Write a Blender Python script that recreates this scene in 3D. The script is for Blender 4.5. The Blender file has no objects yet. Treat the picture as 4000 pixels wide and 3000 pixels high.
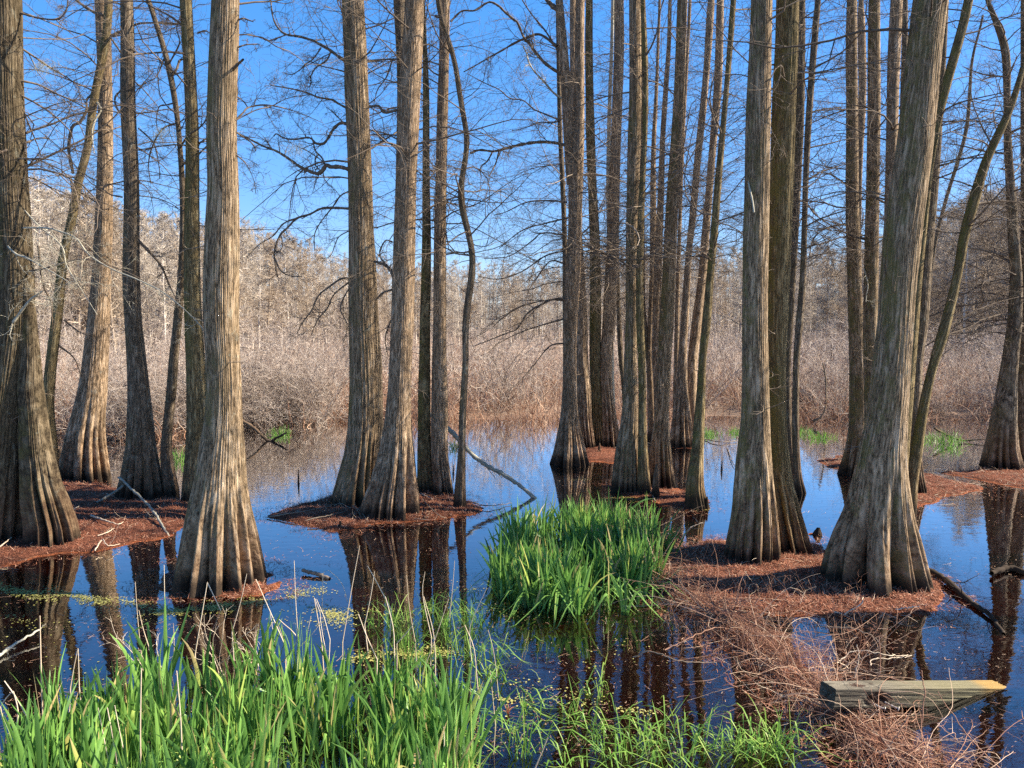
import bpy, math
import numpy as np

# ------------------------------------------------------------------ camera, sky, sun, exposure
S = bpy.context.scene
COL = S.collection
FOC, CX, CY, HZ, CAMH = 2965.0, 2000.0, 1500.0, 1270.0, 3.0
PITCH = math.atan((CY - HZ) / FOC)
cam_data = bpy.data.cameras.new("camera")
cam_data.sensor_width = 36.0
cam_data.lens = FOC / 4000.0 * 36.0
cam_data.clip_start = 0.05
cam_data.clip_end = 2000.0
cam = bpy.data.objects.new("camera", cam_data)
COL.objects.link(cam)
cam.location = (0, 0, CAMH)
cam.rotation_euler = (math.pi / 2 - PITCH, 0, 0)
S.camera = cam

SUN_AZ, SUN_EL = math.radians(85), math.radians(38)      # azimuth clockwise from +Y (the way the camera looks)
world = bpy.data.worlds.new("World")
S.world = world
world.use_nodes = True
wn, wl = world.node_tree.nodes, world.node_tree.links
bg = wn["Background"]
sky = wn.new("ShaderNodeTexSky")
sky.sky_type = 'NISHITA'
sky.sun_disc = False
sky.sun_elevation = SUN_EL
sky.sun_rotation = SUN_AZ
sky.altitude = 200
sky.air_density = 1.0
sky.dust_density = 0.2
sky.ozone_density = 4.0
hs = wn.new("ShaderNodeHueSaturation")
hs.inputs['Saturation'].default_value = 1.9
hs.inputs['Value'].default_value = 1.14
gm = wn.new("ShaderNodeGamma")                      # evens the sky out: less pale at the horizon
gm.inputs['Gamma'].default_value = 0.5
wl.new(sky.outputs[0], gm.inputs['Color'])
wl.new(gm.outputs[0], hs.inputs['Color'])
tn = wn.new("ShaderNodeMix"); tn.data_type = 'RGBA'; tn.blend_type = 'MULTIPLY'; tn.inputs[0].default_value = 1.0
wl.new(hs.outputs[0], tn.inputs[6]); tn.inputs[7].default_value = (0.92, 0.97, 1.22, 1)
wl.new(tn.outputs[2], bg.inputs['Color'])
bg.inputs['Strength'].default_value = 0.12

sd = bpy.data.lights.new("sun", 'SUN')
sd.energy = 5.0
sd.angle = math.radians(0.5)
sd.color = (1.0, 0.90, 0.74)
sun = bpy.data.objects.new("sun", sd)
COL.objects.link(sun)
sv = (math.cos(SUN_EL) * math.sin(SUN_AZ), math.cos(SUN_EL) * math.cos(SUN_AZ), math.sin(SUN_EL))
from mathutils import Vector
sun.rotation_euler = Vector(sv).to_track_quat('Z', 'Y').to_euler()
sun.location = (20, -5, 30)

S.view_settings.view_transform = 'Standard'
S.view_settings.look = 'None'
S.view_settings.gamma = 1.0
S.view_settings.exposure = 1.68
S.view_settings.use_curve_mapping = False
S.cycles.use_denoising = False
S.cycles.max_bounces = 6
S.cycles.diffuse_bounces = 3
S.cycles.glossy_bounces = 3
S.cycles.transparent_max_bounces = 12

# ------------------------------------------------------------------ pixels of the photograph -> places in the swamp
SP, CP = math.sin(PITCH), math.cos(PITCH)
def ray(px, py):
    u = (np.asarray(px, float) - CX) / FOC
    v = (CY - np.asarray(py, float)) / FOC
    return np.stack(np.broadcast_arrays(u, CP + v * SP, -SP + v * CP), -1)
def at(px, py, Y):
    d = ray(px, py)
    t = np.asarray(Y, float) / d[..., 1]
    return d * t[..., None] + np.array([0, 0, CAMH])
def ground(px, py, z=0.0):
    d = ray(px, py)
    t = (z - CAMH) / d[..., 2]
    return d * t[..., None] + np.array([0, 0, CAMH])

# ------------------------------------------------------------------ mesh helpers
def norm(v):
    return v / np.maximum(np.linalg.norm(v, axis=-1, keepdims=True), 1e-9)

class Geo:
    """collects quads and one float ('tint') per vertex"""
    def __init__(s):
        s.v, s.f, s.t, s.n, s.b = [], [], [], 0, []
    def add(s, v, f, t=0.5, bark=None):
        v = v.reshape(-1, 3)
        s.v.append(v)
        s.f.append(f.reshape(-1, 4) + s.n)
        s.t.append(np.broadcast_to(np.asarray(t, float), (len(v),)).copy() if np.ndim(t) == 0 else np.asarray(t, float).reshape(-1))
        s.b.append(bark.reshape(-1, 3) if bark is not None else v)
        s.n += len(v)
    def tubes(s, P, R, sides=3, t=0.5):
        """P (M,N,3), R (M,N)"""
        if P.ndim == 2: P, R = P[None], np.asarray(R)[None]
        M, N = P.shape[:2]
        T = norm(np.gradient(P, axis=1))
        ref = np.where(np.abs(T[..., 2:3]) > 0.9, np.array([1., 0, 0]), np.array([0, 0, 1.]))
        ref = np.broadcast_to(ref[:, :1], T.shape)
        A = norm(np.cross(T, ref)); B = np.cross(T, A)
        th = np.arange(sides) * 2 * np.pi / sides
        V = P[:, :, None] + R[:, :, None, None] * (A[:, :, None] * np.cos(th)[None, None, :, None] + B[:, :, None] * np.sin(th)[None, None, :, None])
        i = np.arange(M)[:, None, None] * N * sides; j = np.arange(N - 1)[None, :, None] * sides; k = np.arange(sides)[None, None]
        k2 = (k + 1) % sides
        F = np.stack([i + j + k, i + j + k2, i + j + sides + k2, i + j + sides + k], -1)
        tt = t if np.ndim(t) == 0 else np.repeat(np.asarray(t), N * sides)
        s.add(V, F, tt)
    def ribbons(s, P, W, side, t=0.5, fold=0.0):
        """P (M,N,3) centre line, W (M,N) half width, side (M,3) across direction; fold lifts the edges"""
        M, N = P.shape[:2]
        sd_ = side[:, None] if side.ndim == 2 else side
        T = norm(np.gradient(P, axis=1))
        A = norm(sd_ - (sd_ * T).sum(-1, keepdims=True) * T)
        B = np.cross(T, A)
        L = P - A * W[..., None] + B * (W * fold)[..., None]
        Rr = P + A * W[..., None] + B * (W * fold)[..., None]
        if fold:
            V = np.stack([L, P, Rr], 2); w = 3
        else:
            V = np.stack([L, Rr], 2); w = 2
        i = np.arange(M)[:, None, None] * N * w; j = np.arange(N - 1)[None, :, None] * w; k = np.arange(w - 1)[None, None]
        F = np.stack([i + j + k, i + j + k + 1, i + j + w + k + 1, i + j + w + k], -1)
        tt = t if np.ndim(t) == 0 else (np.repeat(np.asarray(t), N * w) if np.ndim(t) == 1 else np.repeat(np.asarray(t).reshape(-1), w))
        s.add(V, F, tt)
    def build(s, name, mat, parent=None, loc=None, smooth=True, bark=False):
        v = np.concatenate(s.v).astype(np.float32); f = np.concatenate(s.f).astype(np.int32); t = np.concatenate(s.t).astype(np.float32)
        if loc is not None: v = v - np.asarray(loc, np.float32)
        me = bpy.data.meshes.new(name)
        me.vertices.add(len(v)); me.vertices.foreach_set("co", v.ravel())
        me.loops.add(len(f) * 4); me.loops.foreach_set("vertex_index", f.ravel())
        me.polygons.add(len(f)); me.polygons.foreach_set("loop_start", np.arange(len(f), dtype=np.int32) * 4)
        me.polygons.foreach_set("use_smooth", np.full(len(f), smooth, bool))
        a = me.attributes.new("tint", 'FLOAT', 'POINT'); a.data.foreach_set("value", t)
        if bark:
            b = me.attributes.new("barkco", 'FLOAT_VECTOR', 'POINT')
            b.data.foreach_set("vector", np.concatenate(s.b).astype(np.float32).ravel())
        me.materials.append(mat)
        me.update()
        o = bpy.data.objects.new(name, me)
        COL.objects.link(o)
        if parent is not None: o.parent = parent
        elif loc is not None: o.location = loc
        return o

def thing(name, label, cat, loc=(0, 0, 0), group=None):
    o = bpy.data.objects.new(name, None)
    COL.objects.link(o)
    o.location = loc
    o.empty_display_size = 0.2
    return tag(o, label, cat, group)
def tag(o, label, cat=None, group=None, kind=None):
    o["label"] = label
    if cat: o["category"] = cat
    if group: o["group"] = group
    if kind: o["kind"] = kind
    return o

# ------------------------------------------------------------------ materials
def newmat(name):
    m = bpy.data.materials.new(name); m.use_nodes = True
    nt = m.node_tree
    for n in list(nt.nodes): nt.nodes.remove(n)
    return m, nt
class NT:
    def __init__(s, nt): s.nt = nt
    def n(s, typ, **kw):
        x = s.nt.nodes.new(typ)
        for k, v in kw.items():
            if k.startswith('i_'):
                k = k[2:].replace('_', ' ')
                x.inputs[k].default_value = v
            else: setattr(x, k, v)
        return x
    def l(s, a, b): s.nt.links.new(a, b)
    def ramp(s, fac, stops, interp='LINEAR'):
        r = s.n('ShaderNodeValToRGB'); r.color_ramp.interpolation = interp
        e = r.color_ramp.elements
        while len(e) < len(stops): e.new(0.5)
        for el, (p, c) in zip(e, stops):
            el.position = p; el.color = (c[0], c[1], c[2], 1)
        s.l(fac, r.inputs[0]); return r.outputs[0]
    def noise(s, vec, scale, detail=4, rough=0.55, dist=0.0):
        n = s.n('ShaderNodeTexNoise'); n.inputs['Scale'].default_value = scale; n.inputs['Detail'].default_value = detail
        n.inputs['Roughness'].default_value = rough; n.inputs['Distortion'].default_value = dist
        if vec is not None: s.l(vec, n.inputs['Vector'])
        return n.outputs['Fac']
    def mapping(s, vec, scale, loc=(0, 0, 0)):
        m = s.n('ShaderNodeMapping'); m.inputs['Scale'].default_value = scale; m.inputs['Location'].default_value = loc
        s.l(vec, m.inputs['Vector']); return m.outputs[0]
    def math(s, op, a, b=None, clamp=False):
        m = s.n('ShaderNodeMath', operation=op, use_clamp=clamp)
        for i, x in enumerate((a, b)):
            if x is None: continue
            if isinstance(x, (int, float)): m.inputs[i].default_value = x
            else: s.l(x, m.inputs[i])
        return m.outputs[0]
    def mix(s, fac, a, b, blend='MIX'):
        m = s.n('ShaderNodeMix', data_type='RGBA', blend_type=blend)
        if isinstance(fac, (int, float)): m.inputs[0].default_value = fac
        else: s.l(fac, m.inputs[0])
        for i, x in ((6, a), (7, b)):
            if isinstance(x, tuple): m.inputs[i].default_value = (*x, 1)
            else: s.l(x, m.inputs[i])
        return m.outputs[2]
    def mrange(s, x, a, b, c=0.0, d=1.0, smooth=True):
        m = s.n('ShaderNodeMapRange', interpolation_type='SMOOTHSTEP' if smooth else 'LINEAR')
        s.l(x, m.inputs[0])
        for i, q in zip((1, 2, 3, 4), (a, b, c, d)): m.inputs[i].default_value = q
        return m.outputs[0]
    def out(s, sh):
        o = s.n('ShaderNodeOutputMaterial'); s.l(sh, o.inputs[0])
    def bsdf(s, col, rough=0.9, spec=0.2, normal=None):
        b = s.n('ShaderNodeBsdfPrincipled')
        if isinstance(col, tuple): b.inputs['Base Color'].default_value = (*col, 1)
        else: s.l(col, b.inputs['Base Color'])
        if isinstance(rough, (int, float)): b.inputs['Roughness'].default_value = rough
        else: s.l(rough, b.inputs['Roughness'])
        b.inputs['Specular IOR Level'].default_value = spec
        if normal is not None: s.l(normal, b.inputs['Normal'])
        return b.outputs[0]

def bark_mat(name, ridge=(0.30, 0.205, 0.125), pale=(0.52, 0.39, 0.27), dark=(0.03, 0.02, 0.012), moss=0.0, lichen=0.3, fiss=34.0):
    m, nt = newmat(name); k = NT(nt)
    a = k.n('ShaderNodeAttribute', attribute_name='barkco').outputs['Vector']
    info = k.n('ShaderNodeObjectInfo')
    off = k.n('ShaderNodeVectorMath', operation='MULTIPLY_ADD')
    k.l(a, off.inputs[0]); off.inputs[1].default_value = (1, 1, 1)
    cb = k.n('ShaderNodeCombineXYZ'); k.l(k.math('MULTIPLY', info.outputs['Random'], 37.0), cb.inputs[2]); k.l(cb.outputs[0], off.inputs[2])
    v = off.outputs[0]
    n1 = k.noise(k.mapping(v, (fiss, fiss, fiss * 0.085)), 1.0, 6, 0.65, 0.35)
    n2 = k.noise(k.mapping(v, (95, 95, 22)), 1.0, 4, 0.7, 0.6)
    n3 = k.noise(k.mapping(v, (5, 5, 1.3)), 1.0, 4, 0.6)
    n4 = k.noise(k.mapping(v, (16, 16, 7)), 1.0, 4, 0.6, 0.6)
    h = k.math('ADD', k.math('MULTIPLY', k.math('ABSOLUTE', k.math('SUBTRACT', n1, 0.5)), 2.6), k.math('MULTIPLY', n2, 0.45))
    c = k.ramp(h, [(0.20, dark), (0.29, tuple(x * 0.6 for x in ridge)), (0.40, ridge), (0.66, pale)])
    c = k.mix(k.mrange(n3, 0.42, 0.68, 0, 0.5), c, k.mix(0.8, c, tuple(x * 0.5 for x in ridge)))
    c = k.mix(k.mrange(k.noise(k.mapping(v, (9, 9, 3)), 1.0, 3, 0.6, 1.0), 0.55, 0.68, 0, 0.22), c, tuple(min(x * 1.15, 1) for x in pale))
    c = k.mix(k.mrange(n4, 0.60, 0.72, 0, lichen), c, (0.36, 0.37, 0.30))
    # moss keeps to the damp side
    sx = k.n('ShaderNodeSeparateXYZ'); k.l(a, sx.inputs[0])
    ns = k.n('ShaderNodeSeparateXYZ'); k.l(k.n('ShaderNodeNewGeometry').outputs['Normal'], ns.inputs[0])
    if moss > 0:
        side = k.mrange(ns.outputs[0], 0.5, -0.8, 0.05, 0.85)
        mf = k.math('MULTIPLY', k.mrange(k.math('ADD', k.math('MULTIPLY', n4, 0.5), k.math('MULTIPLY', n3, 0.5)), 0.46, 0.58), k.math('MULTIPLY', side, moss), True)
        c = k.mix(mf, c, k.mix(n2, (0.075, 0.062, 0.014), (0.20, 0.17, 0.05)))
    # water stain ring and reddish lower buttress
    pz = k.n('ShaderNodeSeparateXYZ'); k.l(k.n('ShaderNodeNewGeometry').outputs['Position'], pz.inputs[0])
    zz = k.math('ADD', pz.outputs[2], k.math('MULTIPLY', n3, -0.3))
    c = k.mix(k.mrange(zz, 1.0, 0.15, 0, 0.38), c, k.mix(0.6, c, (0.24, 0.125, 0.07)))
    c = k.mix(k.mrange(zz, 0.16, -0.06, 0, 0.9), c, (0.022, 0.016, 0.012))
    bump = k.n('ShaderNodeBump'); bump.inputs['Strength'].default_value = 0.9; bump.inputs['Distance'].default_value = 0.02
    k.l(h, bump.inputs['Height'])
    k.out(k.bsdf(c, 0.92, 0.12, bump.outputs[0]))
    return m
M_BARK = bark_mat('cypress_bark')
M_BARKM = bark_mat('mossy_cypress_bark', ridge=(0.19, 0.14, 0.068), pale=(0.33, 0.26, 0.14), moss=1.0, fiss=30)
M_BARKD = bark_mat('dark_bark', ridge=(0.16, 0.118, 0.078), pale=(0.28, 0.22, 0.155), dark=(0.022, 0.016, 0.01), moss=0.35, lichen=0.45)
M_BARKE = bark_mat('shade_toned_mossy_bark', ridge=(0.10, 0.074, 0.044), pale=(0.20, 0.155, 0.10), dark=(0.018, 0.012, 0.008), moss=0.8, lichen=0.25, fiss=26)  # mossy bark with shade from neighbouring trees put into its darker colours
M_BARKG = bark_mat('furrowed_grey_bark', ridge=(0.265, 0.185, 0.11), pale=(0.46, 0.35, 0.235), moss=0.75, fiss=24)

def tint_mat(name, stops, rough=0.85, spec=0.15, transl=0.0, nscale=None):
    m, nt = newmat(name); k = NT(nt)
    t = k.n('ShaderNodeAttribute', attribute_name='tint').outputs['Fac']
    if nscale:
        g = k.n('ShaderNodeTexCoord').outputs['Object']
        t = k.math('ADD', t, k.math('MULTIPLY', k.math('SUBTRACT', k.noise(g, nscale, 3), 0.5), 0.5), True)
    c = k.ramp(t, stops)
    sh = k.bsdf(c, rough, spec)
    if transl:
        tr = k.n('ShaderNodeBsdfTranslucent'); k.l(c, tr.inputs[0])
        mx = k.n('ShaderNodeMixShader'); mx.inputs[0].default_value = transl
        k.l(sh, mx.inputs[1]); k.l(tr.outputs[0], mx.inputs[2]); sh = mx.outputs[0]
    k.out(sh); return m
M_TWIG = tint_mat('twig_bark', [(0.0, (0.06, 0.045, 0.034)), (0.5, (0.14, 0.105, 0.075)), (1.0, (0.34, 0.27, 0.20))], nscale=9)
M_PALETWIG = tint_mat('lichen_twig', [(0.0, (0.20, 0.17, 0.13)), (0.5, (0.36, 0.33, 0.25)), (1.0, (0.5, 0.47, 0.38))], nscale=9)
M_FAR = tint_mat('far_twig', [(0.0, (0.13, 0.108, 0.088)), (0.5, (0.41, 0.35, 0.285)), (1.0, (0.61, 0.535, 0.44))])
M_FARTOP = tint_mat('far_seed_twig', [(0.0, (0.11, 0.08, 0.055)), (0.5, (0.33, 0.255, 0.185)), (1.0, (0.52, 0.43, 0.33))])
M_SHRUB = tint_mat('shrub_twig', [(0.0, (0.085, 0.06, 0.046)), (0.5, (0.33, 0.255, 0.205)), (1.0, (0.62, 0.54, 0.46))])
M_REED = tint_mat('dead_reed', [(0.0, (0.12, 0.052, 0.030)), (0.25, (0.32, 0.165, 0.10)), (0.55, (0.52, 0.37, 0.26)), (1.0, (0.78, 0.68, 0.54))], transl=0.25)
M_IRIS = tint_mat('iris_leaf', [(0.0, (0.055, 0.13, 0.03)), (0.45, (0.115, 0.25, 0.05)), (0.80, (0.24, 0.42, 0.09)), (0.93, (0.40, 0.46, 0.10)), (1.0, (0.50, 0.38, 0.17))], rough=0.42, spec=0.4, transl=0.38)
M_GRASS = tint_mat('grass_blade', [(0.0, (0.07, 0.16, 0.025)), (0.5, (0.16, 0.31, 0.05)), (1.0, (0.36, 0.45, 0.10))], rough=0.5, spec=0.3, transl=0.35)
M_STRAW = tint_mat('dry_straw', [(0.0, (0.28, 0.20, 0.13)), (0.5, (0.48, 0.37, 0.26)), (1.0, (0.64, 0.53, 0.40))], nscale=14)
M_NEEDLE = tint_mat('fallen_needle', [(0.0, (0.045, 0.02, 0.013)), (0.4, (0.20, 0.072, 0.042)), (0.75, (0.42, 0.18, 0.105)), (1.0, (0.64, 0.42, 0.29))], transl=0.1)
M_REDTWIG = tint_mat('red_twig', [(0.0, (0.07, 0.032, 0.022)), (0.5, (0.26, 0.125, 0.08)), (0.85, (0.46, 0.28, 0.18)), (1.0, (0.60, 0.45, 0.32))])
M_DUCK = tint_mat('floating_leaf', [(0.0, (0.10, 0.095, 0.03)), (0.5, (0.30, 0.28, 0.07)), (1.0, (0.46, 0.42, 0.16))], rough=0.5)
M_MOSSH = tint_mat('hanging_moss', [(0.0, (0.16, 0.15, 0.10)), (1.0, (0.34, 0.33, 0.25))])

def ground_mat():
    m, nt = newmat('needle_ground'); k = NT(nt)
    g = k.n('ShaderNodeNewGeometry').outputs['Position']
    sp = k.n('ShaderNodeSeparateXYZ'); k.l(g, sp.inputs[0]); z = sp.outputs[2]
    n1 = k.noise(g, 2.2, 6, 0.6); n2 = k.noise(g, 38, 5, 0.7, 1.2); n3 = k.noise(g, 9, 5, 0.65, 0.5)
    dry = k.ramp(n2, [(0.3, (0.035, 0.014, 0.010)), (0.5, (0.17, 0.06, 0.035)), (0.68, (0.38, 0.155, 0.09))])
    dry = k.mix(k.mrange(n3, 0.5, 0.68, 0, 0.8), dry, (0.075, 0.036, 0.025))
    dry = k.mix(k.mrange(z, 0.045, 0.008, 0, 0.75), dry, (0.045, 0.016, 0.010))
    wet = k.ramp(n2, [(0.3, (0.09, 0.025, 0.012)), (0.55, (0.33, 0.10, 0.04)), (0.75, (0.48, 0.19, 0.085))])
    wet = k.mix(k.mrange(n1, 0.52, 0.66, 0, 0.6), wet, (0.06, 0.022, 0.01))
    wet = k.mix(k.mrange(z, -0.14, -0.34, 0, 0.88), wet, (0.05, 0.018, 0.009))  # bed darkened with depth for the light that deep water would absorb
    c = k.mix(k.mrange(z, 0.0, 0.02), wet, dry)
    far = k.mrange(sp.outputs[1], 20, 26)
    c = k.mix(far, c, k.mix(n3, (0.16, 0.10, 0.07), (0.33, 0.24, 0.17)))
    b = k.n('ShaderNodeBump'); b.inputs['Strength'].default_value = 1.0; b.inputs['Distance'].default_value = 0.05
    k.l(k.math('ADD', n2, k.math('MULTIPLY', n3, 0.8)), b.inputs['Height'])
    k.out(k.bsdf(c, 0.95, 0.1, b.outputs[0])); return m
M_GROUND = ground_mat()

def water_mat():
    m, nt = newmat('tannin_water'); k = NT(nt)
    g = k.n('ShaderNodeNewGeometry').outputs['Position']
    n1 = k.noise(k.mapping(g, (2.0, 3.2, 1)), 1.6, 3, 0.5, 0.3)
    n2 = k.noise(k.mapping(g, (1.0, 2.0, 1)), 16.0, 2, 0.5, 0.2)
    sp = k.n('ShaderNodeSeparateXYZ'); k.l(g, sp.inputs[0])
    h = k.math('ADD', n1, k.math('MULTIPLY', n2, 0.10))
    b = k.n('ShaderNodeBump'); b.inputs['Strength'].default_value = 1.0; b.inputs['Distance'].default_value = 0.0018
    k.l(h, b.inputs['Height'])
    gl = k.n('ShaderNodeBsdfGlossy'); gl.inputs['Roughness'].default_value = 0.0; k.l(b.outputs[0], gl.inputs['Normal'])
    gl.inputs['Color'].default_value = (1, 1, 1, 1)
    tr = k.n('ShaderNodeBsdfTransparent'); tr.inputs[0].default_value = (0.80, 0.44, 0.22, 1)
    fr = k.n('ShaderNodeFresnel'); fr.inputs['IOR'].default_value = 1.38; k.l(b.outputs[0], fr.inputs['Normal'])
    ff = k.math('MINIMUM', k.math('MULTIPLY', fr.outputs[0], 2.25), 0.96)
    mx = k.n('ShaderNodeMixShader'); k.l(ff, mx.inputs[0]); k.l(tr.outputs[0], mx.inputs[1]); k.l(gl.outputs[0], mx.inputs[2])
    k.out(mx.outputs[0]); return m
M_WATER = water_mat()

def wood_mat():
    m, nt = newmat('weathered_timber'); k = NT(nt)
    o = k.n('ShaderNodeTexCoord').outputs['Object']
    n1 = k.noise(k.mapping(o, (3.5, 60, 60)), 1.0, 7, 0.7, 0.7)
    n2 = k.noise(k.mapping(o, (1.2, 5, 5)), 1.0, 4, 0.6)
    n3 = k.noise(k.mapping(o, (14, 130, 130)), 1.0, 3, 0.6)
    sp = k.n('ShaderNodeSeparateXYZ'); k.l(o, sp.inputs[0])
    c = k.ramp(n1, [(0.38, (0.018, 0.014, 0.01)), (0.47, (0.075, 0.062, 0.046)), (0.66, (0.19, 0.165, 0.125))])
    alg = k.mix(n3, (0.08, 0.07, 0.03), (0.19, 0.165, 0.07))
    c = k.mix(k.mrange(k.math('ADD', sp.outputs[0], k.math('MULTIPLY', n2, 0.5)), 0.55, 1.5, 0, 0.75), c, alg)
    c = k.mix(k.mrange(k.math('ADD', sp.outputs[0], k.math('MULTIPLY', n2, 0.2)), 1.60, 1.78, 0, 0.8), c, (0.30, 0.16, 0.02))
    # sunlit top and shaded sides put into the colour, a rotten hollow in the front face
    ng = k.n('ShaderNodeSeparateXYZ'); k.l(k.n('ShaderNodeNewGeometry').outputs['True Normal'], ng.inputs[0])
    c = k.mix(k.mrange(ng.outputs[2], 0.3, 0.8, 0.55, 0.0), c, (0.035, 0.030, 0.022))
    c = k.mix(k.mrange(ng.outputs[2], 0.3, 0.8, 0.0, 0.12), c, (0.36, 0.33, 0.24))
    dx = k.math('ABSOLUTE', k.math('SUBTRACT', sp.outputs[0], 0.44)); dz = k.math('ABSOLUTE', k.math('ADD', sp.outputs[2], 0.085))
    dd = k.math('ADD', k.math('ADD', dx, k.math('MULTIPLY', dz, 1.8)), k.math('MULTIPLY', k.noise(o, 26, 4, 0.7), 0.20))
    c = k.mix(k.mrange(dd, 0.27, 0.22, 0, 0.92), c, (0.030, 0.013, 0.008))
    dd2 = k.math('ADD', k.math('ABSOLUTE', k.math('SUBTRACT', sp.outputs[0], 0.27)), k.math('ADD', k.math('MULTIPLY', k.math('ABSOLUTE', k.math('SUBTRACT', sp.outputs[1], 0.07)), 2.2), k.math('MULTIPLY', k.noise(o, 34, 4, 0.7), 0.22)))
    c = k.mix(k.mrange(dd2, 0.22, 0.18, 0, 0.9), c, (0.045, 0.022, 0.014))
    b = k.n('ShaderNodeBump'); b.inputs['Strength'].default_value = 1.0; b.inputs['Distance'].default_value = 0.012
    k.l(k.math('ADD', n1, k.math('MULTIPLY', n3, 0.3)), b.inputs['Height'])
    k.out(k.bsdf(c, 0.85, 0.2, b.outputs[0])); return m
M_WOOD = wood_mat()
m, nt = newmat('rusty_steel'); k = NT(nt)
M_STEEL = m
gg = k.n('ShaderNodeTexCoord').outputs['Object']
k.out(k.bsdf(k.ramp(k.noise(gg, 60, 4), [(0.35, (0.16, 0.09, 0.06)), (0.6, (0.55, 0.50, 0.44))]), 0.55, 0.5))

# ------------------------------------------------------------------ ground with needle islands, and the water
def poly_world(pts): return ground(*np.array(pts, float).T)[:, :2]
def sdist(px, py, poly):
    """signed distance, positive inside"""
    d = np.full(px.shape, 1e9); ins = np.zeros(px.shape, bool); n = len(poly)
    for i in range(n):
        a, b = poly[i], poly[(i + 1) % n]
        e = b - a; wx, wy = px - a[0], py - a[1]
        t = np.clip((wx * e[0] + wy * e[1]) / (e @ e), 0, 1)
        d = np.minimum(d, (wx - e[0] * t) ** 2 + (wy - e[1] * t) ** 2)
        c = ((a[1] > py) != (b[1] > py))
        with np.errstate(divide='ignore', invalid='ignore'):
            c &= px < (b[0] - a[0]) * (py - a[1]) / (b[1] - a[1]) + a[0]
        ins ^= c
    return np.where(ins, 1, -1) * np.sqrt(d)
def vnoise(x, y, seed, scale):
    r = np.random.default_rng(seed); s = 0
    for i in range(14):
        f = scale * (0.6 + 2.2 * r.random()); a = r.random() * 6.283; p = r.random() * 6.283
        s = s + np.sin((x * np.cos(a) + y * np.sin(a)) * f + p) / (0.5 + f / scale)
    return s / 4.0
ISL = [
  ([(-400,2250),(0,2225),(150,2180),(330,2165),(430,2148),(560,2120),(690,2092),(740,2050),(770,1970),(640,1935),(450,1905),(400,1885),(230,1880),(60,1900),(-400,1950)], 0.11),
  ([(600,2285),(680,2335),(1040,2340),(1095,2275),(1000,2200),(700,2190)], 0.045),
  ([(1040,2022),(1080,1998),(1200,1968),(1300,1935),(1500,1890),(1750,1915),(1830,1950),(1910,1985),(1890,2002),(1700,2035),(1600,2040),(1450,2050),(1400,2065),(1290,2090),(1220,2072),(1150,2048)], 0.09),
  ([(2560,2230),(2600,2330),(2800,2375),(3100,2410),(3300,2430),(3640,2405),(3710,2330),(3640,2260),(3280,2180),(3200,2120),(2980,2110),(2750,2110),(2600,2150)], 0.10),
  ([(2260,1800),(2280,1740),(2440,1738),(2430,1785),(2400,1812)], 0.06),
  ([(2330,1900),(2420,1935),(2540,1960),(2680,1995),(2780,1988),(2760,1955),(2640,1900),(2500,1870)], 0.045),
  ([(2600,1755),(2740,1752),(2720,1725),(2620,1722)], 0.05),
  ([(3195,1800),(3250,1780),(3350,1770),(3400,1800),(3380,1860),(3300,1845),(3230,1825)], 0.08),
  ([(3540,1840),(3640,1850),(3720,1875),(3850,1905),(3800,1930),(3700,1945),(3640,1985),(3540,2000),(3500,1930)], 0.07),
  ([(3670,1848),(3830,1830),(4200,1830),(4200,1935),(4000,1915),(3850,1880)], 0.09),
  ([(3130,2100),(3260,2095),(3240,2078),(3150,2076)], 0.03),
  ([(2500,2150),(2640,2230),(2790,2370),(2960,2480),(3120,2590),(3330,2760),(3560,2960),(3720,3120),(3520,3120),(3340,2960),(3130,2780),(2920,2600),(2760,2450),(2570,2300),(2450,2200)], 0.13),
  ([(2000,2250),(2200,2330),(2480,2330),(2560,2200),(2520,2130),(2350,2110),(2080,2150)], 0.005),
]
ISLP = [(poly_world(p), h) for p, h in ISL]
SHORE = [(-1500,1660),(0,1672),(450,1690),(620,1700),(800,1668),(1000,1652),(1300,1640),(1750,1636),(2050,1640),(2400,1620),(3100,1625),(3300,1640),(3700,1632),(4000,1640),(5500,1650)]
SHX, SHY = zip(*SHORE)
def hgt(x, y):
    nz = vnoise(x, y, 3, 1.2); nf = vnoise(x, y, 5, 6.0)
    z = -0.36 + 0.07 * nz + 0.015 * nf
    for poly, top in ISLP:
        lo, hi = poly.min(0) - 2.5, poly.max(0) + 2.5
        mk = (x > lo[0]) & (x < hi[0]) & (y > lo[1]) & (y < hi[1])
        if not mk.any(): continue
        xx, yy = x[mk], y[mk]
        d = sdist(xx, yy, poly) + 0.13 * vnoise(xx, yy, 9, 3.0) + 0.07 * nf[mk] + 0.065 * vnoise(xx, yy, 14, 14.0) - 0.03
        hum = 0.5 + 0.5 * vnoise(xx, yy, 17, 2.6) + 0.3 * vnoise(xx, yy, 19, 8.0)
        e = np.where(d > 0, top * (1 - np.exp(-d / 0.25)) * (0.45 + 0.75 * hum) + (0.02 * nf[mk] + 0.007 * vnoise(xx, yy, 23, 30.0)) * np.minimum(d / 0.12, 1), np.maximum(d * 0.15, -1))
        z[mk] = np.maximum(z[mk], e)
    px = CX + FOC * x / np.maximum(y, 1)
    ysh = ground(np.clip(px, -1500, 5500), np.interp(px, SHX, SHY))[..., 1]
    far = np.clip((y - ysh + 0.6 * vnoise(x, y, 21, 0.8)) * 0.08, -0.3, 0.12)
    z = np.where(y > 15, np.maximum(z, far), z)
    return z
gx = np.concatenate([np.linspace(-400, -14, 40)[:-1], np.linspace(-14, -8, 40)[:-1], np.arange(-8, 8, 0.045), np.linspace(8, 14, 40), np.linspace(14, 400, 40)[1:]])
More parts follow.
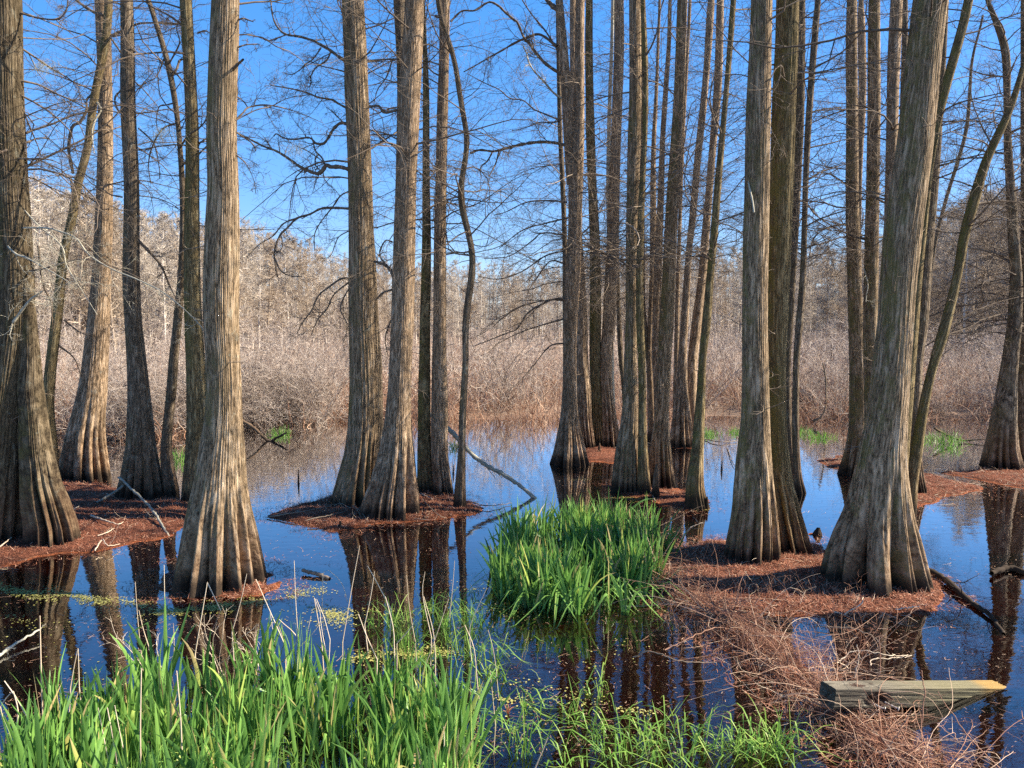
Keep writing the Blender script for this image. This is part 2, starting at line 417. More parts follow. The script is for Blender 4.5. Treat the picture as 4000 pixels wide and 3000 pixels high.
gy = np.concatenate([np.linspace(-60, 3, 12)[:-1], np.arange(3, 17, 0.045), np.linspace(17, 32, 60), np.linspace(32, 600, 50)[1:]])
GX, GY = np.meshgrid(gx, gy)
GZ = hgt(GX.ravel(), GY.ravel()).reshape(GX.shape)
g = Geo()
nx, ny = len(gx), len(gy)
ii = np.arange(ny - 1)[:, None] * nx + np.arange(nx - 1)[None]
g.add(np.stack([GX, GY, GZ], -1), np.stack([ii, ii + 1, ii + nx + 1, ii + nx], -1))
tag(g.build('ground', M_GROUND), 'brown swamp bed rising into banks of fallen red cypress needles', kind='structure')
def zat(x, y): return hgt(np.atleast_1d(np.asarray(x, float)).copy(), np.atleast_1d(np.asarray(y, float)).copy())
g = Geo()
g.add(np.array([[-80, -60, 0], [80, -60, 0], [80, 70, 0], [-80, 70, 0.]]), np.array([[0, 1, 2, 3]]))
tag(g.build('water', M_WATER, smooth=False), 'still dark tannin swamp water mirroring trunks and blue sky', kind='structure')

# ------------------------------------------------------------------ branch growing
def grow(p, d, L, r0, r1, n, wig, trop, rng):
    M = len(p); P = np.zeros((M, n, 3)); P[:, 0] = p; d = norm(d); st = (L / (n - 1))[:, None]
    w = rng.normal(size=(M, 3)) * wig * 0.5
    for i in range(1, n):
        w = 0.5 * w + rng.normal(size=(M, 3)) * wig
        d = norm(d + w + np.asarray(trop) / n)
        P[:, i] = P[:, i - 1] + d * st
    R = r0[:, None] + (r1 - r0)[:, None] * np.linspace(0, 1, n)[None] ** 0.8
    return P, R
def spawn(P, R, L, k, rng, tmin=0.15, ang=(0.6, 1.2), lf=(0.3, 0.6), flat=0.4, n=4, wig=0.15, trop=(0, 0, 0), rf=0.6, rmin=0.0012):
    M, N = P.shape[:2]
    idx = np.repeat(np.arange(M), k); t = tmin + (1 - tmin) * rng.random(len(idx)); f = t * (N - 1)
    i0 = np.minimum(f.astype(int), N - 2); fr = (f - i0)[:, None]
    p = P[idx, i0] * (1 - fr) + P[idx, i0 + 1] * fr
    T = norm(P[idx, i0 + 1] - P[idx, i0]); r = R[idx, i0]
    q = rng.normal(size=(len(idx), 3)); q[:, 2] *= flat
    q = norm(q - (q * T).sum(-1, keepdims=True) * T)
    a = rng.uniform(*ang, len(idx))[:, None]
    d = T * np.cos(a) + q * np.sin(a)
    l = L[idx] * rng.uniform(*lf, len(idx)) * (1.15 - 0.6 * t)
    r0 = np.maximum(r * rf, rmin)
    C, CR = grow(p, d, l, r0, np.full(len(idx), rmin * 0.6), n, wig, trop, rng)
    return C, CR, l
def bushy(geo, P, R, L, rng, ks=(6, 5), sides=(3, 3), t=None, rmin=0.0016, **kw):
    for lv, k in enumerate(ks):
        P, R, L = spawn(P, R, L, k, rng, rmin=rmin, n=5 if lv == 0 else 4, **kw)
        tt = rng.random(len(P)) * 0.8 if t is None else np.clip(t + 0.25 * rng.normal(size=len(P)), 0, 1)
        geo.tubes(P, R, sides[min(lv, len(sides) - 1)], tt)

def smooth_curve(pts, n):
    """Catmull-Rom through pts (K,D) -> (n,D)"""
    pts = np.asarray(pts, float); K = len(pts)
    s = np.concatenate([[0], np.cumsum(np.linalg.norm(np.diff(pts[:, :2], axis=0), axis=1) + 1e-6)])
    q = np.concatenate([[2 * pts[0] - pts[1]], pts, [2 * pts[-1] - pts[-2]]])
    u = np.linspace(0, s[-1], n); i = np.clip(np.searchsorted(s, u, side='right') - 1, 0, K - 2)
    f = ((u - s[i]) / (s[i + 1] - s[i]))[:, None]
    a, b, c, d = q[i], q[i + 1], q[i + 2], q[i + 3]
    return 0.5 * (2 * b + (c - a) * f + (2 * a - 5 * b + 4 * c - d) * f ** 2 + (3 * b - a - 3 * c + d) * f ** 3)

def trunk_mesh(zc, xc, Yt, rc, rng, sides, nr, flute, flare_h, ridges=0.018, dyl=0.0):
    """zc ascending heights, xc centre x, rc radius at those heights"""
    z = zc[0] + (zc[-1] - zc[0]) * np.linspace(0, 1, nr) ** 1.6
    x = np.interp(z, zc, xc); r = np.interp(z, zc, rc)
    kf = 9
    pad = lambda a: np.convolve(np.concatenate([np.full(kf // 2, a[0]), a, np.full(kf // 2, a[-1])]), np.ones(kf) / kf, 'valid')
    x, r = pad(x), pad(r)
    th = np.linspace(0, 2 * np.pi, sides, endpoint=False)
    Zr = (z - 0)[:, None]; TH = th[None]
    nf = rng.integers(9, 15)
    ph = rng.random() * 6.28
    warp = TH + 0.16 * np.sin(2 * TH + rng.random() * 6) + 0.12 * np.sin(3 * TH + rng.random() * 6 + 0.25 * Zr)
    lobe = np.abs(np.cos(nf * warp / 2 + ph + 0.12 * Zr)) ** 0.7
    lobe2 = np.abs(np.cos((nf + 5) * warp / 2 + ph * 2 - 0.1 * Zr)) ** 0.7
    amp = flute * np.clip(1 - Zr / flare_h, 0, 1) ** 1.3
    ampv = amp * (0.6 + 0.8 * (0.5 + 0.5 * np.sin(2 * TH + ph * 3)))
    rr = r[:, None] * (1 + 0.10 * amp - 1.9 * ampv * (1 - lobe) - 0.6 * ampv * (1 - lobe2))
    low = sum(rng.normal() * 0.012 * np.sin(kk * TH + rng.random() * 6 + Zr * rng.normal() * 0.9) for kk in (1, 2, 3, 4, 5))
    bar = 0
    for kk in range(14):
        fq = rng.integers(16, 44 if sides < 250 else 70)
        bar = bar + np.sin(fq * TH + rng.random() * 6 + 1.1 * np.sin(Zr * rng.uniform(0.7, 2.5) + rng.random() * 6)) * rng.uniform(0.5, 1) * (0.6 + 0.4 * np.sin(Zr * rng.uniform(3, 9) + rng.random() * 6))
    rr = rr * (1 + low) + r[:, None] * ridges * bar / 3.2
    V = np.stack([x[:, None] + rr * np.cos(TH), Yt + dyl * Zr + rr * np.sin(TH) * 0.92, Zr + 0 * TH], -1)
    rm = np.median(rc[len(rc) // 3:])
    BK = np.stack([rm * np.cos(TH) + 0 * Zr, rm * np.sin(TH) + 0 * Zr, Zr + 0 * TH], -1)
    i = np.arange(nr - 1)[:, None] * sides; kx = np.arange(sides)[None]; k2 = (kx + 1) % sides
    F = np.stack([i + kx, i + k2, i + sides + k2, i + sides + kx], -1)
    return V, F, BK, z, x, r

ALLTREES = {}
def tree(key, rows, label, mat, base_y=None, top=14.0, bz=3.5, nb=26, bl=(1.0, 2.4), hero=False, flute=0.3, flare=1.3, sides=96, seed=None, twigt=0.35,
         branches=(), thin=False, up=0.15, stems=(), ks=(7, 6), name='cypress_tree', droop=0.0):
    rng = np.random.default_rng(abs(hash_(key)) % 99991 if seed is None else seed)
    rows = sorted(rows, key=lambda r: -r[0])
    by = base_y or rows[0][0]
    hw0 = (rows[0][2] - rows[0][1]) / 2
    Y0 = ground(2000, by)[1]
    Yt = Y0 + 0.75 * hw0 * Y0 / FOC
    py = np.array([r[0] for r in rows], float); pc = np.array([(r[1] + r[2]) / 2 for r in rows]); hw = np.array([(r[2] - r[1]) / 2 for r in rows])
    P = at(pc, py, Yt); W = hw * Yt / FOC
    z, x, r = P[:, 2].copy(), P[:, 0].copy(), W.copy()
    if z[0] > -0.35:
        z = np.concatenate([[-0.4], z]); x = np.concatenate([[x[0]], x]); r = np.concatenate([[r[0] * 1.04], r])
    # above the picture the trunk goes on, slowly tapering
    if z[-1] < top:
        sl = (x[-1] - x[-3]) / max(z[-1] - z[-3], 0.1)
        ze = np.linspace(z[-1], top, 8)[1:]
        fr = (ze - z[-1]) / (top - z[-1])
        x = np.concatenate([x, x[-1] + sl * (ze - z[-1]) * (1 - 0.4 * fr)]); r = np.concatenate([r, r[-1] * (1 - 0.93 * fr)]); z = np.concatenate([z, ze])
    bx = float(np.interp(0, z, x))
    loc = (bx, float(Yt), 0.0)
    root = thing(name, label, 'tree', loc, 'cypress trees standing in the swamp')
    if hero: sides, nr = 300, 420
    else: nr = 170
    V, F, BK, zz, xx, rr = trunk_mesh(z, x, Yt, r, rng, sides, nr, flute, flare, 0.028 if hero else 0.024)
    g = Geo(); g.add(V, F, 0.5, BK)
    g.build('trunk', mat, root, loc, bark=True)
    for st in stems:                                         # further stems of the same tree
        sp_ = np.array([(a, b, c) for a, b, c in st], float)
        Q = at((sp_[:, 1] + sp_[:, 2]) / 2, sp_[:, 0], Yt - 0.02); w2 = (sp_[:, 2] - sp_[:, 1]) / 2 * Yt / FOC
        z2, x2, r2 = Q[:, 2], Q[:, 0], w2
        o_ = np.argsort(z2); z2, x2, r2 = z2[o_], x2[o_], r2[o_]
        if z2[-1] > 5.0:
            ze = np.linspace(z2[-1], top - 1, 6)[1:]; sl = (x2[-1] - x2[-2]) / (z2[-1] - z2[-2])
            fr = (ze - z2[-1]) / (ze[-1] - z2[-1])
            x2 = np.concatenate([x2, x2[-1] + sl * (ze - z2[-1])]); r2 = np.concatenate([r2, r2[-1] * (1 - 0.93 * fr)]); z2 = np.concatenate([z2, ze])
        V, F, BK, *_ = trunk_mesh(z2, x2, Yt, r2, rng, 64, 120, 0, 1)
        g = Geo(); g.add(V, F, 0.5, BK); g.build('stem', mat, root, loc, bark=True)
    # crown: limbs and twigs
    g = Geo()
    if nb:
        if bz <= 4.6: nb = int(nb * 1.25)
        bzs = bz + (top - 0.3 - bz) * rng.random(nb) ** 1.5
        fr = (bzs - bz) / (top - bz)
        az = rng.random(nb) * 2 * np.pi
        bx_ = np.interp(bzs, zz, xx); br_ = np.interp(bzs, zz, rr)
        dirs = np.stack([np.cos(az), np.sin(az) * 0.9, up - droop + 0.5 * fr + 0.15 * rng.normal(size=nb)], -1)
        p0 = np.stack([bx_ + br_ * 0.6 * np.cos(az), Yt + br_ * 0.6 * np.sin(az), bzs], -1)
        L = rng.uniform(*bl, nb) * (1.1 - 0.45 * fr)
        r0 = np.clip(L * rng.uniform(0.004, 0.0085, nb), 0.004, 0.6 * br_ + 0.003)
        BP, BR = grow(p0, dirs, L, r0, r0 * 0.25, 9, 0.16, (0, 0, -0.25), rng)
        g.tubes(BP, BR, 6, np.clip(rng.random(nb) * 0.5 + twigt - 0.2, 0, 1))
        bushy(g, BP, BR, L, rng, (ks[0], ks[1] + 2), (4, 3), None, flat=0.4, wig=0.2, lf=(0.3, 0.7), rmin=0.0016, trop=(0, 0, -0.05))
        # short dead snags low on the trunk
        ns = 12; sz = rng.uniform(1.6, 6, ns); az = rng.random(ns) * 6.28
        sx_ = np.interp(sz, zz, xx); sr = np.interp(sz, zz, rr)
        p0 = np.stack([sx_ + sr * 0.9 * np.cos(az), Yt + sr * 0.9 * np.sin(az), sz], -1)
        BP2, BR2 = grow(p0, np.stack([np.cos(az), np.sin(az), rng.normal(size=ns) * 0.4], -1), rng.uniform(0.08, 0.45, ns), np.full(ns, 0.006), np.full(ns, 0.002), 5, 0.25, (0, 0, 0), rng)
        g.tubes(BP2, BR2, 4, 0.6)
        bushy(g, BP2, BR2, np.full(ns, 0.3), rng, (3,), (3,), 0.7)
        g.build('crown', M_TWIG, root, loc)
    # limbs traced from the photograph
    for bi, (pts, w0, w1, kk, *rest) in enumerate(branches):
        dY = rest[0] if rest else rng.uniform(-0.5, 0.5)
        m_ = rest[1] if len(rest) > 1 else M_TWIG
        c = smooth_curve(np.array(pts, float), max(12, len(pts) * 5))
        n = len(c); s = np.linspace(0, 1, n)
        Pb = at(c[:, 0], c[:, 1], Yt + dY * s + 0.04 * np.cumsum(rng.normal(size=n)) * 0.3)
        Rb = (w0 + (w1 - w0) * s) / 2 * Yt / FOC * (1 + 0.12 * rng.normal(size=n))
        g = Geo(); g.tubes(Pb, Rb, 8, 0.45)
        Lb = np.array([np.linalg.norm(np.diff(Pb, axis=0), axis=1).sum()])
        if kk:
            Lc = np.minimum(Lb, 1.6)
            P1, R1, L1 = spawn(Pb[None], Rb[None], Lc, kk, rng, tmin=0.12, lf=(0.2, 0.65), n=6, wig=0.2, flat=0.8, rf=0.5)
            R1 = np.minimum(R1, 0.008)
            g.tubes(P1, R1, 4, 0.4)
            bushy(g, P1, R1, L1, rng, (6, 4), (3, 3), None, flat=0.6, wig=0.18)
        g.build('branch', m_, root, loc)
    ALLTREES[key] = (Yt, zz, xx, rr)
    return root
def hash_(s):
    h = 7
    for ch in s: h = (h * 131 + ord(ch)) % 1000003
    return h

# ------------------------------------------------------------------ the cypress trees, traced row by row (y, left edge, right edge)
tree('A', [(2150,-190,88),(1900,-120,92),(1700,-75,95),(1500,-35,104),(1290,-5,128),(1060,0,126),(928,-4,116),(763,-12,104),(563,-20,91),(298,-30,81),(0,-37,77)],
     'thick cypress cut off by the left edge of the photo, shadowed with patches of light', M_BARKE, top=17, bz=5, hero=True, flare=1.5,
     branches=[([(80,315),(153,332),(225,368),(305,398),(338,411)],9,3,8,0.4), ([(80,371),(153,411),(219,458),(272,511),(285,544),(308,630)],8,2.5,8,0.3),
               ([(75,50),(150,70),(225,75),(256,45),(265,0),(262,-60)],8,4,9,-0.3),
               ([(85,420),(110,480),(135,540),(160,610),(160,700)],7,2,8,0.5),
               ([(95,560),(150,540),(195,542)],7,5,3,0.2)])
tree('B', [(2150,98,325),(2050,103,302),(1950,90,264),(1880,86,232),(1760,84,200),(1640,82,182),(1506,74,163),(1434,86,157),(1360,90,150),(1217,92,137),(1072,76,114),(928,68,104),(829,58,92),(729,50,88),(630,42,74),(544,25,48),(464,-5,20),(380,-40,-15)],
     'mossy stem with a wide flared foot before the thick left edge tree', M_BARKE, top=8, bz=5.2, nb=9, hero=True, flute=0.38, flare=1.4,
     branches=[([(75,890),(181,891),(235,904),(298,931),(348,995),(434,1049),(542,1094),(633,1139),(714,1203),(778,1266),(800,1300)],7,3,12,-1.2,M_PALETWIG),
               ([(95,1060),(170,1050),(262,1022),(335,1013),(407,1031),(506,1067),(600,1120),(700,1180)],7,2,9,-0.8),
               ([(-20,1320),(43,1268),(87,1210),(120,1170),(166,1137)],15,6,8,-0.3,M_PALETWIG),
               ([(60,560),(20,590),(-30,600)],12,10,3,-0.3),
               ([(95,820),(150,880),(240,960),(262,1040),(330,1150),(380,1230)],6,2,9,-0.6,M_PALETWIG),
               ([(100,600),(95,560),(60,545)],9,8,4,0.2),
               ([(50,900),(20,940),(60,990),(110,1010),(200,1060),(300,1120)],9,2,8,-0.9,M_PALETWIG),
               ([(60,620),(130,620),(160,620),(215,630),(270,660)],7,2,8,-0.4),
               ([(150,960),(160,1060),(175,1130),(200,1180),(205,1280)],10,4,5,0.5)])
tree('C', [(1880,180,230),(1740,185,224),(1600,170,208),(1480,172,214),(1400,182,222),(1220,206,244),(1085,220,256),(960,235,268),(870,264,298),(800,275,307),(690,290,322),(610,326,356),(500,337,367),(380,352,382),(260,379,410),(120,404,436),(0,410,440),(-200,415,440)],
     'crooked leaning mossy tree curving up across a straight trunk near the left', M_BARKM, base_y=1905, top=9, bz=5.4, nb=14, flute=0.1,
     branches=[([(285,676),(269,584),(282,497),(312,477),(338,431),(338,391),(358,371)],13,10,6,0.2),
               ([(434,140),(506,108),(560,90),(705,95),(750,113)],11,5,7,-0.4), ([(404,60),(362,45),(298,0),(250,-60)],12,8,5,0.3),
               ([(434,150),(480,220),(500,290),(560,350),(620,420)],8,3,7,0.6),
               ([(380,400),(394,430),(372,470),(360,520),(368,600)],8,3,3,-0.3,M_PALETWIG),
               ([(250,1250),(300,1290),(340,1310)],8,3,6,0.2), ([(230,1350),(290,1400),(318,1470)],8,3,6,0.3),
               ([(255,1030),(320,1120),(345,1060)],5,2,5,-0.2)])
tree('D', [(1895,226,446),(1822,238,428),(1700,262,407),(1580,295,410),(1490,316,416),(1400,328,419),(1310,339,425),(1085,363,432),(904,372,437),(723,381,438),(452,387,438),(226,382,432),(0,372,425)],
     'straight trunk with a broad deeply fluted foot behind the crooked leaning tree', M_BARK, top=15, bz=5.4, flute=0.42, flare=1.9, sides=150)
tree('E', [(1965,446,652),(1880,470,636),(1760,494,610),(1640,500,596),(1520,503,581),(1400,498,568),(1266,490,551),(1085,479,542),(904,484,542),(723,488,542),(542,479,533),(362,472,524),(181,475,524),(0,472,517)],
     'dark slender trunk with lit lower front rising from the red needle bank', M_BARKD, top=14, bz=5, flute=0.34, flare=1.4, sides=140,
     branches=[([(478,770),(430,760),(400,740),(340,745)],6,3,5,0.2), ([(475,350),(450,380),(455,420),(480,450)],8,6,3,-0.1),
               ([(540,940),(580,980),(630,1040),(660,1110),(700,1190)],13,4,8,0.3), ([(540,500),(600,560),(620,640),(625,700)],7,3,8,0.3)])
tree('F', [(1925,636,700),(1760,625,668),(1640,638,675),(1520,651,690),(1400,660,695),(1266,676,710),(1085,694,722),(904,704,727),(723,703,724),(542,692,710),(450,684,702),(362,668,690),(226,642,664),(90,600,618),(0,572,590),(-200,500,516)],
     'thin dark tree leaning behind the mossy trunk left of the largest left trunk', M_BARKD, base_y=1950, top=8, bz=5.5, nb=12, flute=0.12,
     branches=[([(668,300),(690,270),(700,240),(712,230)],10,8,4,0.2), ([(695,480),(640,500),(600,560),(580,640),(590,720)],8,3,9,0.3), ([(660,250),(700,170),(690,110),(705,60)],7,3,7,-0.3),
               ([(640,230),(610,300),(560,330),(530,380)],6,2,7,-0.3), ([(690,400),(650,410),(620,420),(612,490),(640,560)],6,2,6,0.3)])
tree('G', [(1965,706,790),(1850,716,802),(1760,726,812),(1640,732,811),(1520,731,805),(1400,729,799),(1266,723,787),(1085,719,779),(904,722,778),(814,723,777),(542,728,777),(362,723,768),(181,714,757),(0,703,748)],
     'greenish shaded trunk standing close behind the largest left trunk', M_BARKM, top=14, bz=4.6, flute=0.15,
     branches=[([(770,130),(800,120),(830,135)],7,3,4,-0.2), ([(778,560),(800,545),(830,520)],8,4,3,0.3), ([(715,100),(660,60),(600,30),(530,-20)],9,4,8,0.3)])
tree('H', [(2325,655,1047),(2240,670,1035),(2120,700,1008),(2000,730,980),(1880,765,958),(1760,783,952),(1640,806,943),(1520,813,940),(1400,811,934),(1266,800,929),(1085,800,929),(904,807,931),(723,818,929),(542,812,920),(362,816,922),(181,824,929),(0,832,931)],
     'largest left trunk, sunlit, on a broad fluted foot just behind the green leaves', M_BARKG, top=18, bz=5.8, hero=True, flute=0.42, flare=1.35, nb=30,
     branches=[([(905,275),(930,250),(950,232)],14,7,0,-0.35),([(925,80),(950,72),(975,80),(990,85)],7,4,3,-0.2), ([(930,185),(960,175),(1010,172)],6,4,4,0.1),
               ([(920,470),(950,440),(970,420),(1030,410),(1100,420),(1180,445),(1260,480)],8,2,12,0.7), ([(915,370),(950,395),(968,420)],5,4,2,0.3),
               ([(920,470),(1000,430),(1060,415),(1120,385),(1200,370)],6,2,9,0.4),
               ([(920,515),(950,535),(985,560),(1000,590)],7,4,6,0.4), ([(918,600),(960,640),(990,700),(1000,760)],5,2,7,0.5)])
tree('I', [(1990,1278,1505),(1880,1312,1485),(1760,1347,1480),(1640,1362,1485),(1520,1366,1482),(1400,1366,1476),(1266,1363,1470),(1085,1362,1466),(904,1363,1457),(723,1362,1452),(542,1357,1443),(362,1348,1436),(181,1344,1429),(0,1336,1418)],
     'left trunk of the close pair on the middle needle island', M_BARKG, top=17, bz=5.6, hero=True, flute=0.30, flare=1.5, nb=28,
     branches=[([(1345,236),(1322,221),(1292,198),(1250,173),(1221,158),(1170,143),(1119,135),(1090,114),(1069,76),(1060,25),(1056,-40)],12,5,14,0.3),
               ([(1292,203),(1275,236),(1233,266),(1212,304),(1216,325),(1206,342)],7,4,7,0.1), ([(1254,186),(1225,228),(1191,253),(1170,274),(1140,291),(1110,285)],6,3,7,-0.2),
               ([(1119,135),(1086,148),(1052,160),(1010,145),(950,125)],5,2,6,0.2), ([(1350,281),(1301,268),(1250,257),(1212,240),(1180,235)],6,2,7,0.4),
               ([(1354,422),(1322,405),(1297,390),(1242,380),(1212,367),(1162,352),(1111,342),(1056,333)],9,4,13,-0.3),
               ([(1360,486),(1330,481),(1301,506),(1284,536),(1263,561),(1233,559),(1208,538),(1153,544),(1111,540),(1081,523),(1069,532)],12,5,10,0.1),
               ([(1339,477),(1301,439),(1275,418)],6,3,5,0.1), ([(1223,556),(1233,590),(1254,612),(1265,633),(1268,650)],6,6,4,0.05), ([(1245,602),(1232,620),(1233,645),(1247,662)],6,5,3,0.0),
               ([(1366,662),(1326,652),(1292,652),(1275,645),(1259,667),(1238,678),(1204,667),(1170,650),(1128,620),(1081,591),(1027,570),(976,544),(921,515)],17,5,16,0.2),
               ([(1366,815),(1305,812),(1254,815),(1210,837),(1159,853),(1128,885),(1096,916),(1080,954),(1071,992),(1077,1037),(1084,1081)],10,7,10,0.1),
               ([(1159,853),(1109,872),(1065,923),(1014,954),(963,1005)],7,3,6,0.2), ([(1071,1005),(1096,1056),(1134,1078),(1180,1080)],7,3,5,-0.1),
               ([(1366,1087),(1330,1090),(1280,1125),(1242,1157),(1216,1214),(1178,1265),(1159,1306)],9,3,10,0.2),
               ([(1366,1100),(1305,1150),(1280,1201),(1240,1250),(1215,1310)],7,3,9,0.3), ([(1366,1120),(1330,1200),(1356,1271),(1340,1340)],6,2,8,-0.2),
               ([(1366,746),(1330,765),(1299,809),(1254,866),(1229,916),(1229,980)],7,3,9,0.3), ([(1366,900),(1320,930),(1290,1000),(1240,1010)],5,2,7,0.4)])
tree('K', [(1905,1452,1520),(1760,1462,1502),(1640,1466,1497),(1400,1462,1492),(1266,1455,1480),(1000,1440,1468),(700,1415,1440),(300,1395,1420),(0,1385,1405)],
     'thin dark trunk hidden behind the left trunk of the middle pair, showing at its right', M_BARKD, top=11, bz=5.5, nb=10, flute=0.1)
tree('J', [(2035,1398,1655),(1940,1420,1643),(1880,1446,1633),(1760,1482,1620),(1640,1503,1606),(1520,1515,1606),(1400,1521,1608),(1266,1527,1615),(1085,1533,1619),(904,1540,1622),(723,1547,1624),(542,1553,1633),(362,1559,1640),(181,1574,1649),(0,1583,1653)],
     'right trunk of the close pair on the middle needle island, pale and finely furrowed', M_BARK, top=17, bz=5.6, hero=True, flute=0.42, flare=1.6, nb=28,
     branches=[([(1558,428),(1503,439),(1478,414),(1442,418)],11,9,4,0.1), ([(1560,230),(1500,232),(1430,236)],7,4,6,0.3), ([(1532,236),(1510,300),(1475,350),(1462,400)],6,3,6,0.2),
               ([(1555,545),(1500,520),(1440,508)],7,3,8,0.4),([(1545,570),(1500,555),(1442,545)],5,3,6,0.5),
               ([(1540,1085),(1528,1060),(1508,1037),(1485,1028),(1463,1021)],16,10,6,0.3), ([(1508,1037),(1484,1000),(1489,967),(1508,939),(1533,945)],8,6,6,0.3),
               ([(1530,1132),(1495,1144),(1468,1170)],8,5,5,0.2), ([(1527,1250),(1505,1320),(1515,1390)],6,3,7,0.4),
               ([(1640,180),(1680,175),(1740,210)],7,3,6,0.4)])
tree('K2', [(1880,1560,1625),(1640,1563,1600),(1266,1558,1592),(904,1550,1588),(723,1545,1588),(362,1553,1590),(181,1548,1584),(0,1536,1582)],
     'narrow trunk standing hidden behind the right trunk of the middle pair', M_BARKD, top=13, bz=6, nb=10, flute=0.15)
tree('L', [(1940,1622,1722),(1880,1628,1695),(1760,1630,1684),(1640,1632,1681),(1520,1633,1681),(1400,1638,1680),(1266,1640,1680),(1085,1646,1683),(904,1650,1683),(723,1650,1678),(542,1652,1677),(362,1652,1677),(181,1652,1668),(60,1648,1662),(0,1647,1660)],
     'slender dark mossy double stem between the middle pair and a straight trunk', M_BARKM, top=9, bz=4.5, nb=16, flute=0.2, flare=1.0, ks=(6,5))
tree('M', [(1945,1688,1780),(1880,1690,1767),(1760,1684,1748),(1640,1684,1750),(1520,1687,1748),(1400,1687,1742),(1266,1692,1742),(1085,1692,1742),(904,1694,1742),(723,1701,1743),(542,1705,1746),(362,1710,1751),(181,1719,1755),(0,1714,1758)],
     'straight grey trunk left of the crooked thin tree on the middle island', M_BARK, top=15, bz=4.2, nb=34, flute=0.32, flare=1.2)
tree('N', [(1995,1768,1824),(1880,1778,1819),(1760,1790,1819),(1640,1791,1821),(1520,1799,1826),(1400,1808,1832),(1311,1803,1829),(1202,1810,1837),(1112,1825,1853),(1021,1838,1862),(958,1832,1854),(868,1805,1831),(777,1784,1810),(696,1789,1811),(633,1808,1828),(560,1820,1840),(488,1808,1828),(407,1790,1811),(334,1781,1801),(208,1764,1783),(154,1741,1760),(72,1708,1730),(0,1700,1722),(-150,1690,1712)],
     'crooked snaking thin tree at the right end of the middle island', M_BARKD, top=9, bz=4.0, nb=18, flute=0.12, sides=48,
     branches=[([(1700,62),(1715,70)],10,6,0,0.0)])
tree('O', [(1825,2142,2306),(1760,2163,2289),(1640,2187,2259),(1520,2198,2252),(1400,2199,2250),(1266,2201,2253),(1085,2206,2267),(904,2221,2271),(723,2221,2276),(620,2222,2280),(542,2244,2282),(362,2244,2282),(181,2246,2282),(0,2249,2282)],
     'forked trunk on a bell-shaped foot in open water, leftmost of the right-hand cluster', M_BARK, top=14, bz=3.4, nb=34, flute=0.42, flare=1.5, sides=140, bl=(1.0,2.6), droop=0.15, twigt=0.55,
     stems=[[(720,2215,2262),(600,2206,2240),(362,2194,2233),(181,2181,2217),(0,2172,2199)]],
     branches=[([(2210,567),(2161,557),(2106,555),(2043,563),(1980,578),(1929,591),(1874,586),(1836,599)],13,8,12,-0.3),
               ([(1925,591),(1904,629),(1878,654),(1880,700)],7,4,5,-0.2), ([(1950,590),(1935,641),(1910,690)],7,4,5,-0.3),
               ([(2190,290),(2132,249),(2094,207),(2064,165),(2047,148),(2022,89),(2009,78),(1971,46),(1950,25),(1912,8),(1870,32),(1849,42),(1803,44),(1760,84)],12,6,16,-0.6),
               ([(2175,181),(2110,135),(2056,148),(2009,169),(1959,198),(1912,224),(1862,253),(1811,281)],12,4,14,0.3),
               ([(2195,385),(2160,360),(2127,321),(2094,287),(2068,249),(2056,207),(2043,177)],9,5,9,-0.2,M_PALETWIG), ([(2182,45),(2150,15),(2120,-20)],17,14,5,0.1),
               ([(2190,470),(2127,445),(2085,426),(2043,392),(1992,384),(1950,350),(1895,325),(1824,287)],7,3,14,-0.4),
               ([(2180,200),(2130,120),(2080,60),(2040,0),(2020,-40)],7,4,9,0.2),
               ([(2205,460),(2160,480),(2110,478),(2050,500),(2000,510)],6,3,10,0.3),
               ([(2205,1166),(2159,1170),(2103,1195),(2058,1227),(2020,1284),(1976,1303),(1849,1353)],9,3,11,-0.4),
               ([(2205,1245),(2134,1265),(2039,1296),(1950,1340),(1905,1380)],7,2,10,-0.5), ([(2205,1340),(2147,1353),(2090,1420),(2039,1480),(1985,1530)],7,2,9,-0.7),
               ([(2215,790),(2147,784),(2058,790),(1976,828),(1930,840)],8,3,12,0.4), ([(2225,850),(2140,870),(2040,900),(1950,970)],7,3,12,0.2),
               ([(2215,920),(2120,910),(2080,940),(1990,1000),(1890,1010)],7,3,12,-0.3), ([(2205,980),(2130,1000),(2040,1060),(1950,1090),(1870,1080)],7,3,12,0.3),
               ([(2205,1030),(2150,1020),(2100,1080),(2060,1150),(2050,1230)],6,2,9,-0.4)])
tree('P', [(1800,2190,2235),(1520,2200,2225),(1100,2197,2218),(1000,2198,2217),(850,2194,2213),(700,2187,2206),(500,2178,2196),(300,2175,2192),(100,2172,2187),(0,2170,2184)],
     'thin lichened stem close behind the left side of the forked trunk', M_BARKD, base_y=1790, top=10, bz=4, nb=22, flute=0.1, sides=40, twigt=0.7)
tree('Q', [(1755,2268,2330),(1640,2257,2313),(1520,2253,2310),(1400,2250,2296),(1266,2252,2294),(1085,2252,2285),(904,2240,2272),(600,2228,2258),(0,2225,2250)],
     'fluted trunk directly right of and behind the forked trunk', M_BARK, top=12, bz=4.5, nb=10, flute=0.35, flare=1.8, sides=110)
tree('R', [(1752,2290,2400),(1700,2305,2380),(1640,2310,2365),(1520,2308,2352),(1400,2302,2347),(1266,2303,2348),(1085,2306,2348),(904,2303,2342),(723,2297,2330),(542,2289,2324),(362,2288,2318),(181,2285,2315),(0,2289,2316)],
     'greenish straight trunk second right of the forked trunk, sharing a fluted foot', M_BARKM, top=13, bz=4, nb=24, flute=0.40, flare=2.0, sides=120, twigt=0.55)
